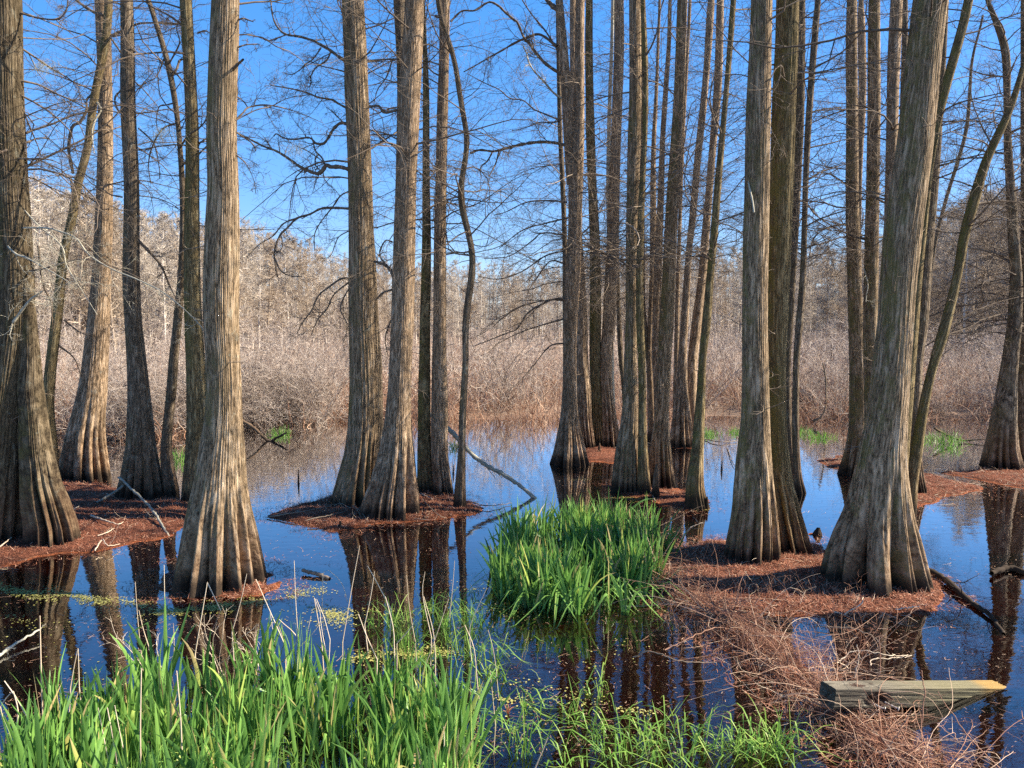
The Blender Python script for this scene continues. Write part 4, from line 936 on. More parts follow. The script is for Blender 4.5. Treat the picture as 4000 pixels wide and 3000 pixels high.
# single floating tufts
TUF = [(2230,2790,.30),(2330,2700,.26),(2350,2860,.34),(2480,2900,.30),(2560,2930,.32),(2650,2890,.33),(2740,2930,.36),(2850,2900,.30),(2950,2930,.30),(3030,2920,.32),(3060,2890,.28),(2200,2930,.3),(2080,2960,.32),(1990,2870,.26),
       (1850,2720,.25),(1900,2560,.26),(1960,2480,.22),(1790,2350,.22),(2420,2960,.34),(2290,2990,.3),(2050,2760,.2),(2900,2960,.28),(2600,2990,.35),(3005,2955,.3),(1930,2650,.24)]
LT = ['arching green grass tuft floating on dark water, %s' % s for s in
 ['upper of the two left of centre','just below the bank leaves reflection','between dark trunk reflections','with one yellowish blade, low centre','crowding the bottom centre','with curled blade tips, bottom centre','tallest, with a hooked blade','right of the hooked tall tuft','sparse, near the brush pile','bright, against the brush pile','small, under the fallen red brush','left end of the bottom row','among dry stems at the bottom','beside a dead brown leaf',
  'right of the leaf bed','behind the right end of the leaf bed','near the yellow blades of the bank clump','beside the reflection of the crooked tree','cut by the bottom edge, centre','cut by the bottom edge, left of centre','tiny, left of the trunk reflections','low and wide, bottom right of centre','cut by the bottom edge, right of centre','rightmost of the bottom row','spreading, right of the thin upright grass']]
for (px, py, h), lb in zip(TUF, LT):
    rng = np.random.default_rng(int(px * 7 + py)); n = int(rng.integers(14, 26)); p = ground(px, py)
    az = rng.random(n) * 6.283; q = p[:2] + rng.normal(size=(n, 2)) * np.array([0.10, 0.06])
    g = Geo(); P, W, sd_, tt, fo = blades(q, rng.uniform(0.5, 1.25, n) * h, rng.uniform(0.003, 0.0065, n), rng, lean=0.75, droop=1.0, bend=0.6, az=az)
    g.ribbons(P, W, np.stack([-np.sin(az), np.cos(az), 0 * az], -1), tt)
    tag(g.build('grass_tuft', M_GRASS, loc=(p[0], p[1], 0)), lb, 'grass tuft', 'grass tufts floating in the dark water')
for px, py, h, n, lb in [(2760,1700,.26,90,'wide tuft of bright grass at the far shore behind the right cluster'),(3180,1712,.26,40,'small bright grass tuft at the far shore right of the lone thin trunk'),(3218,1710,.22,40,'tiniest bright grass tuft beside another at the far shore'),
                    (3130,1690,.25,50,'pale grass tuft at the far shore half behind the lone thin trunk'),(3700,1735,.42,70,'dark green leafy tuft in water before the right far shore'),(3640,1720,.3,40,'thin green tuft left of the dark leafy one'),
                    (700,1800,.35,60,'green tuft at the water edge between two left trunks'),(1775,1750,.3,50,'small green tuft in blue water beside the crooked tree'),(1100,1700,.3,60,'dark green tuft under the shore brush, left of centre'),
                    (2870,1690,.24,50,'bright grass tuft at the far shore left of the big right pair')]:
    rng = np.random.default_rng(int(px)); p = ground(px, py)
    q = p[:2] + rng.normal(size=(n, 2)) * np.array([0.30 if n > 100 else 0.14, 0.12]); az = rng.random(n) * 6.283
    g = Geo(); P, W, sd_, tt, fo = blades(q, rng.uniform(0.5, 1.2, n) * h, rng.uniform(0.006, 0.012, n), rng, lean=0.5, droop=0.7, bend=0.3, az=az)
    g.ribbons(P, W * 0.7, sd_, tt * 0.6)
    tag(g.build('grass_tuft', M_GRASS, loc=(p[0], p[1], 0)), lb, 'grass tuft', 'grass tufts along the far shore')

ST = [[(166,2779),(160,2600),(156,2405)],[(646,2518),(643,2360),(641,2207)],[(762,2554),(785,2420),(810,2275)],[(810,2275),(860,2380),(911,2489)],[(588,2547),(560,2460),(542,2383)],[(552,2557),(538,2420),(528,2272)],
 [(309,2682),(307,2600),(305,2533)],[(275,2682),(290,2600),(304,2533)],[(116,2817),(66,2730),(17,2660)],[(906,2470),(940,2350),(964,2241)],[(680,2533),(679,2480),(677,2436)],[(458,3000),(440,2880),(419,2764)],[(429,3000),(405,2880),(383,2764)],
 [(497,3000),(470,2870),(448,2755)],[(1166,2518),(1155,2350),(1149,2190)],[(1338,2509),(1370,2320),(1405,2131)],[(1528,2381),(1480,2290),(1436,2210)],[(1258,2378),(1268,2229),(1333,2275),(1357,2350)],[(1473,2576),(1430,2480),(1400,2398)],
 [(1651,2629),(1705,2480),(1752,2340)],[(1424,2441),(1448,2330),(1463,2231)],[(1622,2508),(1600,2380),(1588,2248)],[(1685,2489),(1651,2323),(1660,2234)],[(1757,2398),(1768,2290),(1776,2190)],[(1834,2489),(1841,2431),(1902,2296)],
 [(1861,2639),(1850,2530),(1815,2441)],[(1938,2615),(1925,2530),(1906,2460)],[(1935,2836),(1924,2720),(1914,2620)],[(1072,2509),(1062,2440),(1053,2381)],[(1256,2509),(1242,2420),(1227,2335)],[(1289,2499),(1265,2410),(1236,2340)],
 [(1193,2514),(1205,2450),(1215,2407)],[(1116,2528),(1060,2400),(1000,2263)],[(1275,2557),(1260,2480),(1250,2410)],[(1550,2513),(1590,2470),(1617,2436)],[(1160,2540),(1250,2430),(1230,2338)],[(60,2870),(70,2780),(52,2700)],[(0,2760),(30,2720),(52,2700)],
 [(1540,2540),(1535,2450),(1505,2330)],[(1700,2560),(1690,2460),(1655,2330)],[(550,3000),(548,2850),(552,2610)],[(712,2980),(705,2800),(690,2620)],[(1080,2610),(1160,2500),(1090,2420)],[(2090,3000),(2120,2930),(2140,2880)],[(1730,3000),(1735,2900),(1733,2840)]]
SL = ['standing alone left of the left leaf bed','tallest thin one above the leaf bed left of the broad foot','tall straight one before the broad left foot','broken over, falling right from its snapped top','leaning left, before the left trunk reflections','thin, left of the tall upright straw','short upright one of a crossed pair at left','short leaning one of a crossed pair at left','leaning left over dark water at the left edge','leaning right before the right side of the broad left foot','short one left of the broad left foot','thick one at the bottom edge, right of three','thick one at the bottom edge, left of three','thin one at the bottom edge, beside two thick ones','tall vertical one right of the broad left foot','tallest one leaning right before the middle reflections','leaning left across the middle reflection','bent into a hook over blue water','leaning left out of the middle leaf bed','long thin one leaning right at the right end of the leaf bed','thin, across the dark middle reflection','upright pale one right of the middle reflection','kinked one in the thin upright grass','tall pale one before the reflection of the crooked tree','forked-looking kinked one over blue water','short one beside fine weeds','drooping one over dark blue water','upright one beside the dead brown leaf','short one standing in open blue water','left of the close bunch over floating leaves','right of the close bunch over floating leaves','short one leaning right over blue water','long one leaning left from the leaf bed to the broad foot','middle of the close bunch over floating leaves','short pale one tilted far right','one crossing the close bunch','snapped upright one at the left edge','snapped slanting one at the left edge','thin leaning one among the upright grass','thin tall one among the upright grass','vertical one rising through the left leaf bed','slanting grey one through the left leaf bed','long low one lying over the leaf tips','thick short one at the bottom edge, centre','thin vertical one at the bottom edge right of the leaf bed']
for i, (pts, lb) in enumerate(zip(ST, SL)):
    rng = np.random.default_rng(900 + i)
    low = max(p[1] for p in pts[:1]); Yb = float(ground(2000, min(low + 110, 3150))[1])
    c = smooth_curve(np.array(pts, float), 10)
    P = at(c[:, 0], c[:, 1], Yb - 0.05 * np.linspace(0, 1, 10) * rng.random())
    base = P[0].copy(); base[2] = -0.05; base[0] += 0.02 * rng.normal()
    if i not in (3, 42): P = np.concatenate([base[None], P])
    g = Geo(); R = np.linspace(0.0048, 0.0026, len(P)) * rng.uniform(0.7, 1.25)
    g.tubes(P, R, 6, float(rng.uniform(0.4, 0.95)))
    tag(g.build('dry_stalk', M_STRAW, loc=tuple(P[0])), 'dry straw-coloured stalk, ' + lb, 'stalk', 'dry stalks in the foreground')

# ------------------------------------------------------------------ needle litter on the banks
def litter(poly_px, n, rng, name, label, zmin=0.002, stray=0.3, ln=(0.03, 0.09)):
    W = poly_world(poly_px); lo, hi = W.min(0) - 0.35, W.max(0) + 0.35
    q = lo + (hi - lo) * rng.random((n * 3, 2)); z = zat(q[:, 0], q[:, 1]); d = sdist(q[:, 0], q[:, 1], W)
    ok = ((z > zmin) | ((z > -0.05) & (rng.random(len(z)) < stray * 0.5))) & (d > -0.35)
    q, z = q[ok][:n], np.maximum(z[ok][:n], 0.0); n = len(q)
    az = rng.random(n) * 6.283; L = rng.uniform(*ln, n)
    d3 = np.stack([np.cos(az), np.sin(az), rng.uniform(-0.1, 0.5, n) * (z > 0.01)], -1)
    P, R = grow(np.stack([q[:, 0], q[:, 1], z + rng.uniform(0.001, 0.012, n)], -1), d3, L, np.full(n, 0.0028), np.full(n, 0.0012), 4, 0.3, (0, 0, -0.3), rng)
    P[..., 2] = np.maximum(P[..., 2], z[:, None] * 0.9 + 0.002)
    g = Geo(); g.ribbons(P, R, np.stack([-np.sin(az), np.cos(az), 0 * az], -1), np.clip(0.5 + 0.27 * rng.normal(size=n), 0, 1))
    return tag(g.build(name, M_NEEDLE), label, 'needle litter', kind='stuff')
rl = np.random.default_rng(61)
for pi, n, lb in [(0,26000,'rusty red fallen needles covering the left bank'),(1,6000,'red fallen needles round the foot of the largest left trunk'),(2,22000,'rusty red fallen needles covering the middle island'),(3,30000,'dark red fallen needles covering the right bank round the big trunks'),
                  (4,1800,'red needles at the shared fluted foot of the right cluster'),(5,4500,'red needles and debris between the feet of the right cluster'),(7,2500,'red needles on the small bank left of the biggest right trunk'),
                  (8,5000,'red needles on the low bank right of the biggest right trunk'),(9,4000,'red needles on the bank at the right edge')]:
    litter(ISL[pi][0], n, rl, 'fallen_needles', lb)
litter(ISL[11][0], 16000, rl, 'fallen_needles', 'matted reddish needles on the low drift running to the bottom right', ln=(0.03, 0.11))

def twigs_on_banks():
    rng = np.random.default_rng(515); g = Geo()
    for i in (0, 2, 3, 7, 8, 9, 11):
        W = ISLP[i][0]; lo, hi = W.min(0), W.max(0); q = lo + (hi - lo) * rng.random((700, 2)); z = zat(q[:, 0], q[:, 1]); ok = (sdist(q[:, 0], q[:, 1], W) > -0.05) & (z > -0.02)
        q, z = q[ok][:170], np.maximum(z[ok][:170], 0); n = len(q); az = rng.random(n) * 6.283
        P, R = grow(np.stack([q[:, 0], q[:, 1], z + 0.008], -1), np.stack([np.cos(az), np.sin(az), rng.uniform(0, 0.5, n)], -1), rng.uniform(0.05, 0.35, n), rng.uniform(0.0015, 0.004, n), np.full(n, 0.001), 6, 0.2, (0, 0, -0.6), rng)
        P[..., 2] = np.maximum(P[..., 2], z[:, None] * 0.8 + 0.006)
        g.tubes(P, R, 4, rng.random(n))
    tag(g.build('twig_litter', M_STRAW), 'small broken twigs strewn over the red needle banks', 'twigs', kind='stuff')
twigs_on_banks()

# drift of dead reddish brush
def brush():
    rng = np.random.default_rng(404); g = Geo()
    line = np.array([(2500,2120),(2540,2210),(2660,2330),(2820,2440),(2970,2530),(3110,2640),(3240,2770),(3400,2880),(3560,3000),(3700,3120)], float)
    LW = ground(line[:, 0], line[:, 1])
    n = 1800; t = rng.random(n) * (len(line) - 1.001); i = t.astype(int); f = (t - i)[:, None]
    c = LW[i] * (1 - f) + LW[i + 1] * f; tg = norm(LW[i + 1] - LW[i])
    ang = rng.normal(size=n) * 0.42 + np.where(rng.random(n) < 0.25, np.pi, 0)
    d = np.stack([tg[:, 0] * np.cos(ang) - tg[:, 1] * np.sin(ang), tg[:, 0] * np.sin(ang) + tg[:, 1] * np.cos(ang), rng.uniform(0.0, 0.45, n)], -1)
    p0 = c + np.stack([rng.normal(size=n) * 0.09 - 0.04, rng.normal(size=n) * 0.08, rng.uniform(0.02, 0.2, n)], -1)
    L = rng.uniform(0.15, 0.85, n)
    P, R = grow(p0, d, L, rng.uniform(0.0012, 0.0034, n), np.full(n, 0.0009), 8, 0.075, (0, 0, -0.5), rng)
    hi_ = (P[..., 0] / P[..., 1] * FOC + CX > 3080) & (P[..., 1] < 6.3)
    P[..., 2] = np.where(hi_, P[..., 2] * 0.4, P[..., 2])
    A_ = ground(3225, 2660); B_ = ground(3900, 2800)
    near = (P[..., 0] > A_[0] - 0.05) & (P[..., 1] < A_[1] + 0.15) & (P[..., 1] > B_[1] - 0.12)
    P[..., 2] = np.where(near, np.minimum(P[..., 2], 0.03 + 0.05 * rng.random((n, 1))), P[..., 2])
    P[..., 2] = np.maximum(P[..., 2], 0.004)
    g.tubes(P, R, 3, np.clip(0.45 + 0.27 * rng.normal(size=n), 0, 1))
    n = 260; t = rng.random(n) * (len(line) - 1.001); i = t.astype(int); f = (t - i)[:, None]        # long springy stems
    c = LW[i] * (1 - f) + LW[i + 1] * f
    az = rng.uniform(-3.14, 3.14, n)
    d = np.stack([np.cos(az), np.sin(az) * 0.7, rng.uniform(0.15, 1.0, n)], -1)
    P, R = grow(c + np.array([0, 0, 0.03]), d, rng.uniform(0.4, 1.2, n), rng.uniform(0.0018, 0.0046, n), np.full(n, 0.0009), 12, 0.09, (0, 0, -1.1), rng)
    P[..., 2] = np.maximum(P[..., 2], 0.004)
    g.tubes(P, R, 4, rng.uniform(0.5, 1, n))
    bushy(g, P, R, np.full(n, 0.4), rng, (3,), (3,), 0.7, wig=0.2)
    tag(g.build('brush', M_REDTWIG), 'tangled drift of dead reddish stems running from the middle bank to the bottom right', 'brush', kind='stuff')
    g = Geo(); n = 150                                                              # thin upright weeds on the right bank
    px = rng.uniform(2620, 3420, n); py = rng.uniform(2330, 2640, n); c = ground(px, py)
    P, R = grow(c - np.array([0, 0, 0.05]), np.stack([rng.normal(size=n) * 0.25, rng.normal(size=n) * 0.25, np.ones(n)], -1), rng.uniform(0.2, 0.6, n), np.full(n, 0.0019), np.full(n, 0.0008), 9, 0.13, (0, 0, -0.2), rng)
    g.tubes(P, R, 3, rng.uniform(0.2, 0.9, n)); bushy(g, P, R, np.full(n, 0.3), rng, (3,), (3,), 0.6)
    tag(g.build('weeds', M_REDTWIG), 'thin upright dead weeds before the big right trunks', 'weeds', kind='stuff')
brush()

# duckweed and floating leaves
def floating():
    rng = np.random.default_rng(88)
    for lb, cs in [('yellow-green floating leaves drifting in a band below the largest left trunk', [((-50,2300),(300,2330),26,1500),((300,2330),(640,2392),26,1500),((600,2395),(1040,2350),18,1900),((20,2400),(200,2440),40,160),((100,2540),(400,2600),60,60)]),
                   ('yellow-green floating leaves on blue water right of the largest left trunk', [((1130,2330),(1260,2300),24,420),((1230,2380),(1340,2420),36,900)]),
                   ('yellow-green floating leaves round the thin upright grass', [((1380,2570),(1760,2545),22,1100),((1400,2360),(1500,2400),40,220),((1840,2300),(1960,2400),40,160),((1830,2250),(1900,2380),30,140)]),
                   ('scattered floating leaves on dark water under the bank clump', [((1990,2340),(2080,2380),30,110),((2010,2650),(2060,2780),30,80),((2280,2640),(2400,2540),60,70),((2200,2700),(2350,2760),40,110),((2420,2770),(2560,2790),16,90),((1950,2730),(1990,2740),12,90)]),
                   ('yellow-green floating leaves at the feet of the right cluster', [((2370,1942),(2500,1950),10,500),((2240,1870),(2320,1870),8,120),((2700,1988),(2780,1990),6,80)])]:
        g = Geo()
        for (a, b, w, n) in cs:
            t = rng.random(n)[:, None]; c = np.array(a) * (1 - t) + np.array(b) * t + rng.normal(size=(n, 2)) * np.array([w * 1.3, w * 0.5]) * rng.uniform(0.4, 1.8, (n, 1))
            c = c[vnoise(c[:, 0] / 30, c[:, 1] / 11, 91, 1.0) + 0.3 * rng.normal(size=n) > -0.15]; n = len(c); t = t[:n]
            p = ground(c[:, 0], c[:, 1], 0.003); r = rng.uniform(0.003, 0.011, n)
            kk = 6; th = np.arange(kk) * 2 * np.pi / kk; rot = rng.random(n)[:, None] * 6
            rad = r[:, None] * rng.uniform(0.75, 1.15, (n, kk))
            z0 = rng.uniform(0, 0.003, n)[:, None] + rng.uniform(0, 0.002, (n, kk))
            V = np.stack([p[:, :1] + rad * np.cos(th + rot), p[:, 1:2] + rad * np.sin(th + rot), 0.003 + z0], -1)
            i = np.arange(n)[:, None] * kk
            F = np.stack([np.concatenate([i, i + 1, i + 2, i + 3], 1), np.concatenate([i, i + 3, i + 4, i + 5], 1)], 1)
            g.add(V, F, np.repeat(np.clip(0.5 + 0.25 * rng.normal(size=n), 0, 1), kk))
        tag(g.build('floating_leaves', M_DUCK, smooth=False), lb, 'water plants', kind='stuff')
    # specks, flakes and bits of twig afloat all over
    g = Geo(); n = 22000
    px = rng.uniform(-100, 4100, n); py = 1700 + 1250 * rng.random(n) ** 1.15
    p = ground(px, py, 0.002); cl = vnoise(p[:, 0], p[:, 1], 33, 1.6); keep = cl > rng.normal(size=n) * 0.35 + 0.1; p = p[keep]; n = len(p)
    az = rng.random(n) * 6.283; L = rng.uniform(0.006, 0.04, n) * (0.6 + p[:, 1] / 14) * np.where(rng.random(n) < 0.06, 3.5, 1)
    P, R = grow(p, np.stack([np.cos(az), np.sin(az), 0 * az], -1), L, np.full(n, 0.0018), np.full(n, 0.0009), 4, 0.2, (0, 0, 0), rng)
    P[..., 2] = 0.003 + 0.002 * rng.random(n)[:, None]
    g.ribbons(P, R * (0.6 + p[:, 1] / 12)[:, None], np.stack([-np.sin(az), np.cos(az), 0 * az], -1), rng.random(n))
    tag(g.build('floating_debris', M_REDTWIG), 'specks and needles afloat on the swamp water', 'debris', kind='stuff')
floating()

# ------------------------------------------------------------------ fallen branches, knees, snags
def limb(name, label, cat, pts, w0, w1, Y=None, zs=None, mat=M_TWIG, t=0.5, kids=0, group=None, seed=0, sides=10):
    rng = np.random.default_rng(1000 + seed); pts = np.array(pts, float)
    if zs is not None:
        Q = np.array([ground(a, b, z) for (a, b), z in zip(pts, zs)])
    else:
        Y = np.broadcast_to(np.asarray(Y, float), (len(pts),)); Q = at(pts[:, 0], pts[:, 1], Y)
    Yref = Q[:, 1].mean(); n = max(14, 6 * len(pts)); c = smooth_curve(Q, n)
    c = c + rng.normal(size=c.shape) * 0.004
    R = np.linspace(w0, w1, n) / 2 * Yref / FOC * (1 + 0.13 * rng.normal(size=n))
    loc = tuple(c[0])
    g = Geo(); g.tubes(c, R, sides, t)
    if kids:
        L = np.array([np.linalg.norm(np.diff(c, axis=0), axis=1).sum()])
        P1, R1, L1 = spawn(c[None], R[None] * 0.5, L, kids, rng, lf=(0.08, 0.3), n=6, wig=0.2, flat=0.8)
        g.tubes(P1, np.minimum(R1, 0.006), 5, t); bushy(g, P1, R1 * 0.6, L1, rng, (3,), (3,), t)
    return tag(g.build(name, mat, loc=loc), label, cat, group)
limb('fallen_branch', 'long pale fallen pole leaning across the middle water with its tip in the water', 'branch', [(1682,1618),(1750,1672),(1800,1727),(1850,1780),(1900,1818),(1960,1850),(2000,1875),(2050,1912),(2094,1952)], 20, 15, Y=[13.9,13.7,13.5,13.45,13.35,13.25,13.2,13.1,13.0], mat=M_PALETWIG, t=0.35, kids=4, seed=1)
limb('fallen_branch', 'rough fallen limb lying in the water right of the biggest right trunk', 'branch', [(3625,2232),(3693,2265),(3753,2318),(3802,2358),(3862,2400),(3920,2475)], 34, 12, zs=[0.06,0.05,0.04,0.03,0.03,0.0], mat=M_BARKD, kids=10, seed=2)
limb('fallen_branch', 'lichened twig branch leaning from the left needle bank to the water edge', 'branch', [(464,1864),(524,1918),(567,1960),(603,2003),(633,2051),(663,2098)], 10, 8, Y=[12.3,12.0,11.7,11.3,10.9,10.6], mat=M_PALETWIG, t=0.3, kids=3, seed=3)
limb('fallen_branch', 'pale crooked branch lying by a puddle on the left bank', 'branch', [(512,1876),(446,1924),(410,1945),(374,1966)], 12, 8, zs=[0.35,0.2,0.13,0.1], mat=M_PALETWIG, t=0.2, kids=3, seed=4)
limb('fallen_branch', 'short grey log poking out of blue water left of centre', 'branch', [(1181,2226),(1240,2243),(1289,2262)], 14, 16, zs=[0.05,0.03,0.0], mat=M_TWIG, t=0.6, seed=5)
limb('fallen_branch', 'pale thin branch in dark water at the left edge', 'branch', [(-60,2600),(0,2557),(63,2513),(154,2460)], 16, 8, zs=[0.0,0.03,0.05,0.08], mat=M_PALETWIG, t=0.6, kids=5, seed=6)
limb('fallen_branch', 'dark limb lying in the water at the right edge', 'branch', [(3874,2238),(3940,2218),(4010,2238),(4100,2250)], 18, 26, zs=[0.05,0.04,0.03,0.03], mat=M_BARKD, kids=6, seed=7)
STK = [([(352,1822),(400,1835),(460,1842)],'grey stick behind the left bank puddle'),([(355,2015),(400,2030),(460,2047),(480,2038)],'thick pale stick on the sunlit left bank'),([(382,2092),(420,2080),(448,2062)],'small forked pale stick on the sunlit left bank'),
       ([(-20,2150),(20,2120),(45,2098)],'pale stick at the far left corner of the left bank'),([(280,1995),(307,1978)],'short pale stick beside the puddle on the left bank'),([(370,2150),(400,2108),(420,2130),(470,2125)],'curled pale twig at the left bank edge'),
       ([(1040,2020),(1200,1995),(1340,1965)],'long stick along the left tongue of the middle island'),([(1200,2030),(1300,2010),(1350,1998)],'dark stick beneath a longer one on the middle island'),([(1330,1950),(1400,1990),(1440,2040)],'thin crossed twig before the middle pair'),
       ([(1645,1928),(1680,1945),(1695,1958)],'pale stick right of the middle pair'),([(1650,1950),(1700,2000),(1745,2025)],'dark stick at the right of the middle island'),([(1840,1960),(1900,1975),(2000,1965)],'low dark root beside the crooked tree'),
       ([(3300,2400),(3365,2358),(3370,2330)],'pale stick propped before the biggest right trunk'),([(3260,2390),(3290,2397)],'short pale chip on the right bank'),([(3500,2380),(3560,2372),(3590,2368)],'pale twig floating before the biggest right trunk'),
       ([(3180,2450),(3300,2452),(3400,2480),(3500,2580)],'long thin twig over dark water before the biggest right trunk'),([(3270,2590),(3330,2545),(3400,2545),(3480,2560),(3560,2560)],'pale arched twig above the timber'),
       ([(3400,2600),(3410,2575),(3480,2570),(3550,2565)],'curled pale twig just above the timber'),([(3338,2650),(3355,2560),(3345,2520)],'upright pale twig behind the timber'),([(3240,2500),(3270,2570),(3310,2610)],'whitish slanting twig left above the timber'),
       ([(2600,2540),(2700,2490),(2810,2450),(2900,2480)],'long arching twig left of the red drift'),([(2470,2570),(2540,2545),(2650,2580),(2800,2590)],'low arching twig over the dark trunk reflections'),([(2990,2595),(3100,2630),(3300,2625)],'long reddish twig reaching under the timber end'),
       ([(3640,2990),(3560,2920),(3500,2800)],'slanting twig at the bottom right'),([(3900,3000),(3760,2850),(3660,2700)],'long thin weed stem before the right end of the timber'),([(3430,2480),(3440,2600),(3400,2720)],'slender stem rising before the timber middle'),
       ([(3600,2820),(3610,2700),(3600,2620)],'slender stem rising before the mossy timber part'),([(3420,2980),(3500,2880),(3560,2770)],'kinked reddish twig below the timber bolts'),([(2560,1960),(2530,1900),(2480,1840),(2430,1800)],'dark thin twig among the right cluster feet'),
       ([(2190,1755),(2280,1720),(2360,1712)],'dark thin root at the bell-shaped foot'),([(2400,1750),(2470,1720),(2550,1735)],'dark low root behind the right cluster'),([(2840,1748),(2860,1800),(2875,1830)],'thin bent dark twig left of the big right pair'),
       ([(2660,2105),(2700,2060),(2752,2040)],'pale hooked twig at the water right of the leaf clump'),([(2750,1715),(2810,1725),(2900,1722)],'low dark root by the far grass tuft')]
for i, (pts, lb) in enumerate(STK):
    rng = np.random.default_rng(i + 50)
    hi = [0.02 + (0.10 if 'arch' in lb or 'propped' in lb or 'upright' in lb or 'slender' in lb else 0.03) * math.sin(math.pi * j / max(len(pts) - 1, 1)) for j in range(len(pts))]
    if any(w in lb for w in ('slender', 'upright', 'rising', 'weed stem', 'kinked', 'slanting', 'hooked')):
        yb = max(p[1] for p in pts); limb('stick', lb, 'stick', sorted(pts, key=lambda p: -p[1]), 6, 3, Y=float(ground(2000, min(yb + 10, 3050))[1]), mat=M_REDTWIG if 'pale' not in lb and 'whit' not in lb else M_STRAW, t=0.6, group='loose sticks and twigs', seed=50 + i, sides=6)
    else:
        z0 = [float(max(zat(*ground(a, b)[:2])[0], 0)) + h for (a, b), h in zip(pts, hi)]
        limb('stick', lb, 'stick', pts, 10 if 'thick' in lb else 5, 2.5, zs=z0, mat=M_STRAW if 'pale' in lb or 'grey' in lb else (M_REDTWIG if 'red' in lb else M_TWIG), t=0.65, kids=2 if 'fork' in lb else 0, group='loose sticks and twigs', seed=50 + i, sides=6)

def knee(label, px, py, ptop, w, mat=M_BARKD, seed=0):
    rng = np.random.default_rng(seed); p = ground(px, py); Y = p[1] + w / 2 * p[1] / FOC
    h = at(px, ptop, Y)[2]; r = w / 2 * Y / FOC
    z = np.array([-0.2, 0, h * 0.3, h * 0.6, h * 0.88, h]); rr = np.array([r * 1.5, r * 1.15, r * 0.85, r * 0.7, r * 0.55, r * 0.12])
    V, F, BK, *_ = trunk_mesh(z, p[0] + np.array([0, 0, .0, .1, .2, .25]) * r, Y, rr, rng, 40, 40, 0.3, h)
    g = Geo(); g.add(V, F, 0.5, BK)
    return tag(g.build('cypress_knee', mat, loc=(p[0], Y, 0), bark=True), label, 'cypress knee', 'cypress knees and stubs')
knee('tall pale-tipped cypress knee between two feet of the right cluster', 2563, 1950, 1815, 34, seed=1)
knee('small dark stump on the front edge of the middle island', 1326, 2066, 2036, 20, seed=2)
knee('thin dark post in the water left of the big right pair', 2820, 1836, 1795, 7, seed=3)
knee('short dark knee before the bell-shaped foot and the shared fluted foot', 2341, 1772, 1730, 13, seed=4)
knee('low knobby stub in blue water between the two big right feet', 3200, 2096, 2062, 40, seed=5)
knee('low knobby stub at the back of the left bank', 225, 1790, 1752, 26, seed=6)
knee('dark stub beside the nearest thin leaning trunk of the right cluster', 2762, 1990, 1940, 18, seed=7)
knee('small dark post in the left water before the far shore', 1165, 1890, 1835, 8, seed=8)
knee('thin post beside the straight grey trunk on the middle island', 1770, 1850, 1815, 7, seed=9)
limb('dead_sapling', 'dark bent dead sapling rising from the water at the right far shore', 'sapling', [(3175,1644),(3208,1628),(3226,1581),(3226,1484),(3215,1420)], 10, 5, Y=22.5, mat=M_BARKD, kids=8, seed=21)
limb('dead_sapling', 'black bent limb dipping into water under the left shore brush', 'sapling', [(940,1640),(990,1670),(1047,1722),(1083,1710),(1120,1690)], 14, 7, Y=19.5, mat=M_BARKD, kids=7, seed=22)
limb('dead_sapling', 'dark thin dead limb leaning in water at the right far shore', 'sapling', [(3650,1672),(3700,1700),(3760,1720),(3850,1715)], 9, 4, Y=19.3, mat=M_BARKD, kids=8, seed=23)
# bare pale weed in front of the largest left foot
def weed(label, px, py, h, seed):
    rng = np.random.default_rng(seed); p = ground(px, py); g = Geo(); n = 4
    P, R = grow(np.repeat(p[None], n, 0) + rng.normal(size=(n, 3)) * 0.03 * np.array([1, 1, 0]) - np.array([0, 0, 0.04]), np.stack([rng.normal(size=n) * 0.22, rng.normal(size=n) * 0.1, np.ones(n)], -1), h * rng.uniform(0.7, 1.1, n), np.full(n, 0.0035), np.full(n, 0.0012), 10, 0.1, (0, 0, 0), rng)
    g.tubes(P, R, 5, 0.8); bushy(g, P, R, np.full(n, h), rng, (4, 2), (4, 3), 0.8, ang=(0.35, 0.8))
    tag(g.build('bare_weed', M_STRAW, loc=tuple(p)), label, 'weed', 'bare pale weeds')
weed('bare branching pale weed before the broad foot of the largest left trunk', 870, 2640, 0.62, 1)
weed('bare pale weed right of the broad left foot, leaning left', 1010, 2600, 0.42, 2)
weed('thin bare weed before the left of the broad left foot', 590, 2640, 0.5, 3)
# hanging moss
def moss(px, py, Y, h, label, seed):
    rng = np.random.default_rng(seed); p = at(px, py, Y); n = 60
    P, R = grow(p + rng.normal(size=(n, 3)) * np.array([0.10, 0.06, 0.03]), np.stack([rng.normal(size=n) * 0.5, rng.normal(size=n) * 0.3, -np.ones(n)], -1), h * rng.uniform(0.4, 1, n), np.full(n, 0.0016), np.full(n, 0.001), 7, 0.3, (0, 0, -0.8), rng)
    g = Geo(); g.tubes(P, R, 3, rng.random(n)); tag(g.build('hanging_moss', M_MOSSH, loc=tuple(p)), label, 'moss')
moss(640, 500, 11.0, 0.45, 'grey wisp of hanging moss in the branches left of the largest left trunk', 1)
moss(178, 250, 9.5, 0.22, 'small dark wisp of moss hanging near the left edge', 2)
moss(1150, 570, 11.0, 0.26, 'wisp of moss on the branches left of the middle pair', 3)
moss(3735, 600, 12.5, 0.25, 'moss wisp beside the thin curving sapling at the right', 4)

